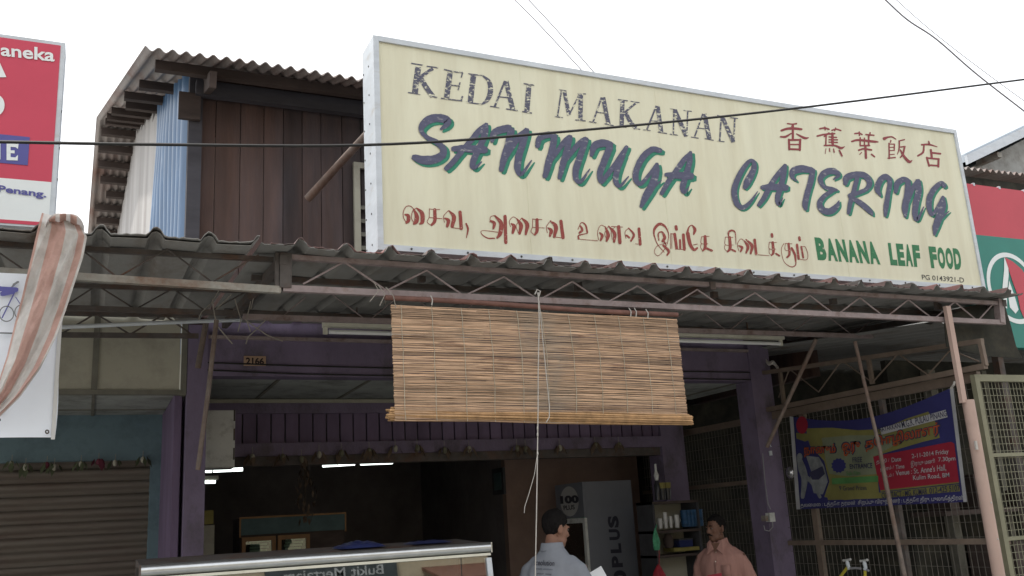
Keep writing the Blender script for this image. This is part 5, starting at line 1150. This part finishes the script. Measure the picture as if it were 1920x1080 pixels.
# ---------------------------------------------------------------- overhead cables
def cable(label, pts, Y, r, mat, ext=((0,0),(0,0))):
    q = [P(x,y,Yv) for (x,y),Yv in zip(pts, Y)]
    e0, e1 = (q[0]-q[1]).normalized(), (q[-1]-q[-2]).normalized(); l0, l1 = (q[0]-q[1]).length, (q[-1]-q[-2]).length
    q = [q[0]+e0*l0*m for m in (8,4,2,1)] + q + [q[-1]+e1*l1*m for m in (1,2,4,8)]
    rs2 = resample([(v.x,v.z) for v in q],[v.y for v in q],6)
    o = build('overhead_cable', MB().tube([Vector((a,c,d)) for a,d,c in rs2], r, 6), mat, None, 60, loc=q[1]); tag(o,label,'cable','overhead cables')
cable('single black cable crossing the whole street in front of the signboard',[(0,266),(300,271),(680,272),(1000,252),(1450,208),(1920,149)],[3.6]*6,.0062,'cable')
cable('left of two thin wires rising above the top of the signboard',[(955,-10),(1010,45),(1100,142),(1120,165)],[9]*4,.006,'greycable')
cable('right of two thin wires rising above the top of the signboard',[(982,-10),(1040,52),(1122,145),(1140,165)],[9.2]*4,.006,'greycable')
cable('thick twisted cable sagging across the top right corner of the sky',[(1650,-10),(1700,36),(1755,73),(1830,138),(1925,212)],[6]*5,.0085,'greycable')
cable('thin wire above the twisted cable in the top right corner',[(1672,-8),(1735,48),(1800,100),(1880,160),(1930,196)],[6.3]*5,.004,'greycable')

# ---------------------------------------------------------------- across the street, seen mirrored in the counter glass
G0 = Vector((0,gy(zk-.06),zk-.06))
def mirror(px, py, Yw):
    d = ray(px,py); t = (G0-CAM).dot(nrm)/d.dot(nrm); h = CAM+d*t; r2 = d-2*d.dot(nrm)*nrm; s_ = (Yw-h.y)/r2.y; return h+r2*s_
YO = -9.5
op = thing('opposite_shophouse','cream shophouse across the street mirrored in the counter glass','shophouse',(4,YO,0))
pts = [mirror(x,y,YO) for x,y in ((495,1066),(739,1051),(820,1075),(900,1075))]
OH = max(pts[0].z, pts[1].z)+.55
build('wall', MB().box(-12,24,YO-8,YO,0,OH), 'opp', op)
build('roof', MB().prism([(-12.3,YO+.3,OH-.05),(-12.3,YO-4,OH+.9),(-12.3,YO-8.6,OH-.05)],(36.6,0,0)), 'brick', op)
for i in range(8):
    x = -8+i*3.2
    if abs(x-5.5) < 3.4: continue
    wf = build('window', MB().box(x,x+1.5,YO,YO+.05,1.0,2.3), 'seam', op); build('pane', MB().box(x+.08,x+1.42,YO+.05,YO+.06,1.08,2.22), 'dark', wf)
os_ = thing('mirrored_sign','dark slate town hall style sign, its pale letters mirrored in the counter glass','sign',(pts[0]+pts[1])/2)
sx1, sx0 = max(pts[0].x,pts[1].x), min(pts[0].x,pts[1].x); szt = (pts[0].z+pts[1].z)/2+.06
build('board', MB().box(sx0,sx1,YO+.02,YO+.14,szt-1.0,szt), 'oppsign', os_)
cap = [mirror(x,y,YO+.15) for x,y in ((718,1058),(718,1077),(530,1072))]
hh = abs(cap[0].z-cap[1].z); zl = cap[0].z; szt = max(szt, zl+.08)
b = MB(); vs, fs = text_geo('Bukit Mertajam', .01); xm0 = min(v.x for v in vs); xm1 = max(v.x for v in vs); ym1 = max(v.y for v in vs); ym0 = min(v.y for v in vs)
tx0, tx1 = cap[0].x, cap[2].x      # read from across the street: first letter on the shop-side right
b.add([(tx0+(v.x-xm0)/(xm1-xm0)*(tx1-tx0), YO+.15, zl-hh*1.25+(v.y-ym0)/(ym1-ym0)*hh*1.25) for v in vs], fs); build('lettering', b, 'oppletter', os_)
op2 = thing('opposite_awning','brown tiled awning across the street mirrored in the counter glass','awning',(8,YO,0))
ap = mirror(860,1068,YO+1); build('roof_sheet', MB().prism([(sx1+.6,YO,ap.z+.35),(sx1+.6,YO+1.4,ap.z-.25),(sx1+.6,YO+1.4,ap.z-.31),(sx1+.6,YO,ap.z+.28)],(8,0,0)), 'brick', op2); each('post', MB().box(sx1+.8,sx1+.9,YO+1.2,YO+1.3,0,ap.z-.3).box(sx1+8.3,sx1+8.4,YO+1.2,YO+1.3,0,ap.z-.3), 'alu', op2)
# ---------------------------------------------------------------- people
def fused(mb, voxel, smooth_it, name):
    me = bpy.data.meshes.new('tmp'); me.from_pydata(mb.v, [], mb.f); me.update(); fix(me)
    o = bpy.data.objects.new('tmp', me); COL.objects.link(o)
    r_ = o.modifiers.new('r','REMESH'); r_.mode = 'VOXEL'; r_.voxel_size = voxel
    s_ = o.modifiers.new('s','SMOOTH'); s_.iterations = smooth_it; s_.factor = .5
    dg = bpy.context.evaluated_depsgraph_get(); dg.update()
    res = bpy.data.meshes.new_from_object(o.evaluated_get(dg)); res.name = name
    bpy.data.objects.remove(o); bpy.data.meshes.remove(me); return res
def put(name, me, mat, root, xf=None, smooth=True):
    me.materials.clear(); me.materials.append(mt[mat]); me.polygons.foreach_set('material_index',[0]*len(me.polygons))
    if xf: me.transform(xf)
    if smooth: me.shade_smooth()
    o = bpy.data.objects.new(name, me); COL.objects.link(o); o.parent = root; return o
def mbmesh(mb):
    me = bpy.data.meshes.new('m'); me.from_pydata(mb.v, [], mb.f); me.update(); fix(me); return me
def hand(b, wrist, d, up, s=1., curl=.6):
    """palm, four unequal bent fingers and a thumb leaving the side of the palm"""
    d = d.normalized(); n = up.normalized(); n = (n-d*n.dot(d)).normalized(); side = d.cross(n)
    b.tube([wrist-d*.02, wrist+d*.02, wrist+d*.055, wrist+d*.085],[.026*s,.030*s,.038*s,.034*s],10)
    for i,(o_,ln) in enumerate(((-.029,.066),(-.010,.076),(.010,.072),(.028,.056))):
        q = wrist+d*.08+side*o_*s; c = curl*(.85+.12*i)
        p1 = q+(d*math.cos(c*.4)-n*math.sin(c*.4))*ln*.45; p2 = p1+(d*math.cos(c)-n*math.sin(c))*ln*.32; p3 = p2+(d*math.cos(c*1.5)-n*math.sin(c*1.5))*ln*.26
        b.tube([q-d*.01,q,p1,p2,p3],[.0095*s,.0092*s,.0088*s,.0080*s,.0062*s],8)
    q = wrist+d*.028-side*.028*s; p1 = q-side*.022+d*.028-n*.012; p2 = p1-side*.004+d*.03-n*.012
    b.tube([q,p1,p2],[.012*s,.0105*s,.008*s],8)
def person(label, loc, az_body, az_head, pitch, height, skin, shirt, arms, look, group=None, hs=.91):
    root = thing('person', label, 'person', loc); s = height/1.72
    th = math.pi-az_body
    X = Matrix.Rotation(th,4,'Z') @ Matrix.Diagonal((s*look.get('slim',1), s*look.get('slim',1), s, 1))
    hz = (math.pi-az_head)-th
    piv = Vector((0,.005,1.50))
    Hm = Matrix.Translation(piv) @ Matrix.Rotation(hz,4,'Z') @ Matrix.Rotation(pitch,4,'X') @ Matrix.Scale(hs,4) @ Matrix.Translation(-piv)
    hc = Vector((0,-.02,1.60))
    hb = MB()
    E = lambda c,r: hb.ell(hc+Vector(c),r,24,16)
    E((0,.018,.030),(.074,.094,.086)); E((0,-.028,-.022),(.060,.060,.082)); E((0,-.040,-.088),(.042,.042,.030)); E((-.02,-.02,-.075),(.045,.05,.035)); E((.02,-.02,-.075),(.045,.05,.035))
    hb.tube([hc+Vector((0,-.080,.020)),hc+Vector((0,-.094,-.004)),hc+Vector((0,-.108,-.026)),hc+Vector((0,-.092,-.036))],[.009,.011,.0145,.010],10)
    E((-.012,-.092,-.030),(.009,.010,.008)); E((.012,-.092,-.030),(.009,.010,.008))
    E((-.028,-.080,.024),(.026,.012,.008)); E((.028,-.080,.024),(.026,.012,.008)); E((0,-.084,-.056),(.023,.011,.0065)); E((0,-.082,-.066),(.020,.011,.007))
    E((-.042,-.062,-.020),(.018,.018,.018)); E((.042,-.062,-.020),(.018,.018,.018))
    for sx in (-1,1):
        m_ = Matrix.Rotation(sx*.35,3,'Z')
        hb.ell(hc+Vector((sx*.080,.020,-.004)),(.009,.021,.034),14,10,m_); hb.ell(hc+Vector((sx*.073,.012,-.028)),(.009,.010,.012),10,8)
    hb.v = [Hm @ v for v in hb.v]
    bb = MB(); bb.add(hb.v, hb.f)
    nk = Hm @ (hc+Vector((0,.020,-.06)))
    bb.tube([Vector((0,.03,1.40)),Vector((0,.022,1.46)),nk.lerp(Vector((0,.015,1.50)),.5),nk],[.070,.055,.051,.052],14)
    bb.loft([(0,.0,.80,.15,.10),(0,0,.90,.160,.115),(0,0,1.0,.150,.105),(0,0,1.12,.142,.10),(0,0,1.25,.160,.112),(0,0,1.33,.165,.105),(0,.01,1.39,.13,.080),(0,.02,1.44,.07,.055)],24)
    for sx in (-1,1):
        bb.tube([Vector((sx*.085,0,.86)),Vector((sx*.095,-.008,.48)),Vector((sx*.10,.015,.10)),Vector((sx*.10,.015,.06))],[.088,.058,.040,.042],12)
        bb.ell((sx*.10,-.045,.045),(.042,.115,.042),14,8)
    sh_ = MB(); sh_.loft([(0,0,.86,.178,.135),(0,0,.95,.178,.132),(0,0,1.08,.172,.128),(0,0,1.22,.186,.134),(0,0,1.31,.192,.130),(0,.006,1.37,.176,.118),(0,.012,1.42,.132,.104),(0,.020,1.46,.094,.086),(0,.022,1.485,.074,.074)],28)
    for sx in (-1,1):
        S_, E_, W_2 = [Vector(v) for v in arms[sx]]
        bb.tube([S_*.8+Vector((0,0,.27)),S_,S_.lerp(E_,.5),E_,E_.lerp(W_2,.35),W_2],[.05,.052,.044,.037,.036,.025],12)
        hd_ = (W_2-E_).normalized(); hand(bb, W_2, hd_, Vector((0,-.2,1)) if abs(hd_.z) < .7 else Vector((-sx,0,0)), 1., .7)
        sh_.tube([Vector((sx*.10,.012,1.385)),S_+Vector((-sx*.012,0,-.012)),S_.lerp(E_,.35),S_.lerp(E_,.80)],[.062,.066,.066,.066],14)
    body = fused(bb,.0062,3,'body'); put('body', body, skin, root, X)
    sm = fused(sh_,.011,4,'shirt')
    for v in sm.vertices:
        c = v.co; v.co = c + v.normal*(.010*noise.noise(Vector((c.x*9,c.y*9,c.z*5)))+.006*noise.noise(Vector((c.x*22,c.y*22,c.z*14))))
    so = put('shirt', sm, shirt, root, X)
    tr = MB()
    for sx in (-1,1): tr.tube([Vector((sx*.08,0,.93)),Vector((sx*.088,0,.80)),Vector((sx*.098,-.006,.48)),Vector((sx*.102,.015,.09))],[.105,.105,.078,.068],12)
    put('trousers', fused(tr,.014,3,'trousers'), 'trousers', root, X)
    for sx in (-1,1): put('shoe', mbmesh(MB().ell((sx*.10,-.05,.045),(.05,.13,.05),14,8)), 'shoe', root, X)
    # collar
    cl = MB(); NC = 26
    def cf(u, v):
        a = -math.pi/2+.16+u*(2*math.pi-.32); r_ = .068+.012*v; z = 1.512-.048*v-.034*(max(0,-math.sin(a))**2)*(.6+.4*v)
        return (math.cos(a)*r_*1.05, .016+math.sin(a)*r_*(1.08+.12*v*max(0,-math.sin(a))), z)
    cl.grid(cf, NC, 4); cm = mbmesh(cl)
    co = put('collar', cm, shirt, so, X); md = co.modifiers.new('s','SOLIDIFY'); md.thickness = .004
    # hair
    hm = MB().ell(hc+Vector((0,.020,.033)),(.0765,.0965,.087),40,28)
    keep = []
    def hair_ok(c):
        y, z, x = c.y-hc.y, c.z-hc.z, abs(c.x)
        line = look['front'] if y < -.055 else (look['front']-(y+.055)/.055*(look['front']-.012) if y < .0 else (.012 if y < .022 else .012-min(1,(y-.022)/.035)*.088))
        if look.get('bald') and y < -.02 and x > .03: line += .012
        return z > line + .006*noise.noise(c*70)
    for f in hm.f:
        c = sum((hm.v[i] for i in f), Vector())/len(f)
        if hair_ok(c): keep.append(f)
    h2 = MB(); h2.v = [v + (v-hc).normalized()*(.008*noise.noise(v*38)+look.get('vol',0)*max(0,(v.z-hc.z)/.1)) for v in hm.v]; h2.f = keep
    h2.v = [Hm @ v for v in h2.v]; hmesh = mbmesh(h2)
    ho = put('hair', hmesh, 'hair', root, X); md = ho.modifiers.new('s','SOLIDIFY'); md.thickness = .010; md.offset = -.4
    def child(name, mb, mat): mb.v = [Hm @ v for v in mb.v]; return put(name, mbmesh(mb), mat, root, X)
    for sx in (-1,1):
        e_ = child('eye', MB().ell(hc+Vector((sx*.029,-.0795,.006)),(.012,.008,.0065),12,8), 'eyewhite')
        i_ = put('iris', mbmesh(MB().ell(Hm @ (hc+Vector((sx*.029,-.0865,.006))),(.0055,.0055,.0055),10,8)), 'eyedark', e_, X)
        child('eyebrow', MB().tube([hc+Vector((sx*.012,-.093,.027)),hc+Vector((sx*.030,-.094,.032)),hc+Vector((sx*.048,-.080,.026))],[.004,.005,.003],6), 'hair')
    if look.get('moustache'):
        child('moustache', MB().tube([hc+Vector((-.032,-.082,-.060)),hc+Vector((-.018,-.097,-.050)),hc+Vector((0,-.102,-.046)),hc+Vector((.018,-.097,-.050)),hc+Vector((.032,-.082,-.060))],[.004,.0075,.008,.0075,.004],8), 'hair')
    if look.get('buttons'):
        bt_ = MB()
        for z in (1.405,1.33,1.24,1.15): bt_.ell((.0,-.098-.036*min(1,(1.43-z)/.1),z),(.006,.004,.006),8,6)
        put('button', mbmesh(bt_), 'button', so, X)
        put('placket', mbmesh(MB().box(-.014,.014,-.138,-.118,.92,1.32)), shirt, so, X)
    if look.get('wings'):
        for sx in (-1,1):
            q_ = [Vector((sx*.052,-.060,1.500)),Vector((sx*.012,-.112,1.425)),Vector((sx*.070,-.125,1.385)),Vector((sx*.088,-.055,1.468))]
            put('collar_wing', mbmesh(MB().prism(q_,(sx*.004,-.006,.004))), shirt, so, X, False)
        put('open_neck', mbmesh(MB().prism([(-.040,-.085,1.475),(.040,-.085,1.475),(.0,-.118,1.395)],(0,-.004,0))), skin, so, X, False)
    if look.get('pocket'): put('pocket', mbmesh(MB().box(.045,.125,-.137,-.110,1.19,1.30)), shirt, so, X)
    return root, so, X
A1_ = {1:((.18,.01,1.355),(.225,.03,1.11),(.20,-.16,.98)), -1:((-.18,.01,1.355),(-.225,-.02,1.11),(-.13,-.24,1.08))}
mpx = P(1036,1010,5.2)
man1, shirt1, X1_ = person('dark haired person in a grey printed polo shirt seen from behind, holding white paper', (mpx.x,5.2,.0), R(48), R(80), R(10), 1.735, 'skin1', 'polo', A1_, dict(front=.058, vol=.006, slim=.9))
A2_ = {1:((.18,.01,1.355),(.24,.05,1.13),(.16,-.19,1.10)), -1:((-.18,.01,1.355),(-.235,.04,1.12),(-.10,-.22,1.08))}
p2_ = P(1347,1010,6.4)
man2, shirt2, X2_ = person('person with a moustache in a pink buttoned shirt standing at the right of the shop', (p2_.x,6.4,.0), R(236), R(262), R(2), 1.64, 'skin2', 'pinkshirt', A2_, dict(front=.072, vol=.004, slim=.93, moustache=True, buttons=True, pocket=True, bald=True, wings=True))
# print on the back of the polo shirt, laid on the cloth
def on_mesh(o):
    me = o.data; M_ = o.matrix_world if 0 else Matrix.Translation(origin(o))
    t = BVHTree.FromPolygons([M_ @ v.co for v in me.vertices],[tuple(p.vertices) for p in me.polygons])
    def f(x, y, l=0.):
        d = ray(x,y).normalized(); h, n, i, ds = t.ray_cast(CAM, d)
        if h is None: return P(x,y,5.1)
        return h - d*(.006+l)
    return f
b = MB(); f_ = on_mesh(shirt1)
text(b,'Iceolution',[(1003,1049),(1040,1051),(1039,1061),(1002,1060)],f_,.012); text(b,'smart solutions',[(1005,1064),(1036,1066),(1036,1069),(1005,1068)],f_,0); text(b,'your way',[(1006,1074),(1034,1076),(1034,1079),(1006,1078)],f_,0)
build('print', b, 'fridgedark', shirt1, recalc=False)
# the paper in his hands and a red book in the other man's
Wm = Matrix.Translation(Vector((mpx.x,5.2,0))) @ X1_
hp = Wm @ Vector((-.11,-.33,1.06))
q0 = P(1092,1082,5.32); q1 = P(1127,1061,5.40); q2 = P(1140,1084,5.30); q3 = P(1105,1104,5.22)
pap = build('paper_sheet', MB().add([q0,q1,q2,q3],[(0,1,2,3)]).add([v+Vector((0,.001,-.002)) for v in (q0,q1,q2,q3)],[(3,2,1,0)]), 'paper', None, loc=q0); tag(pap,'white sheet of paper held by the person in the grey polo shirt','paper')
r0 = P(1335,1076,6.18); bk2 = build('red_book', MB().hexa([P(1326,1079,6.16),P(1352,1074,6.16),P(1352,1074,6.19),P(1326,1079,6.19)][0:0] or [P(1327,1112,6.15),P(1356,1108,6.15),P(1356,1108,6.18),P(1327,1112,6.18),P(1326,1079,6.17),P(1353,1074,6.17),P(1353,1074,6.20),P(1326,1079,6.20)]), 'bannerred', None, loc=r0); tag(bk2,'dark red book held at the chest of the person in pink','book')
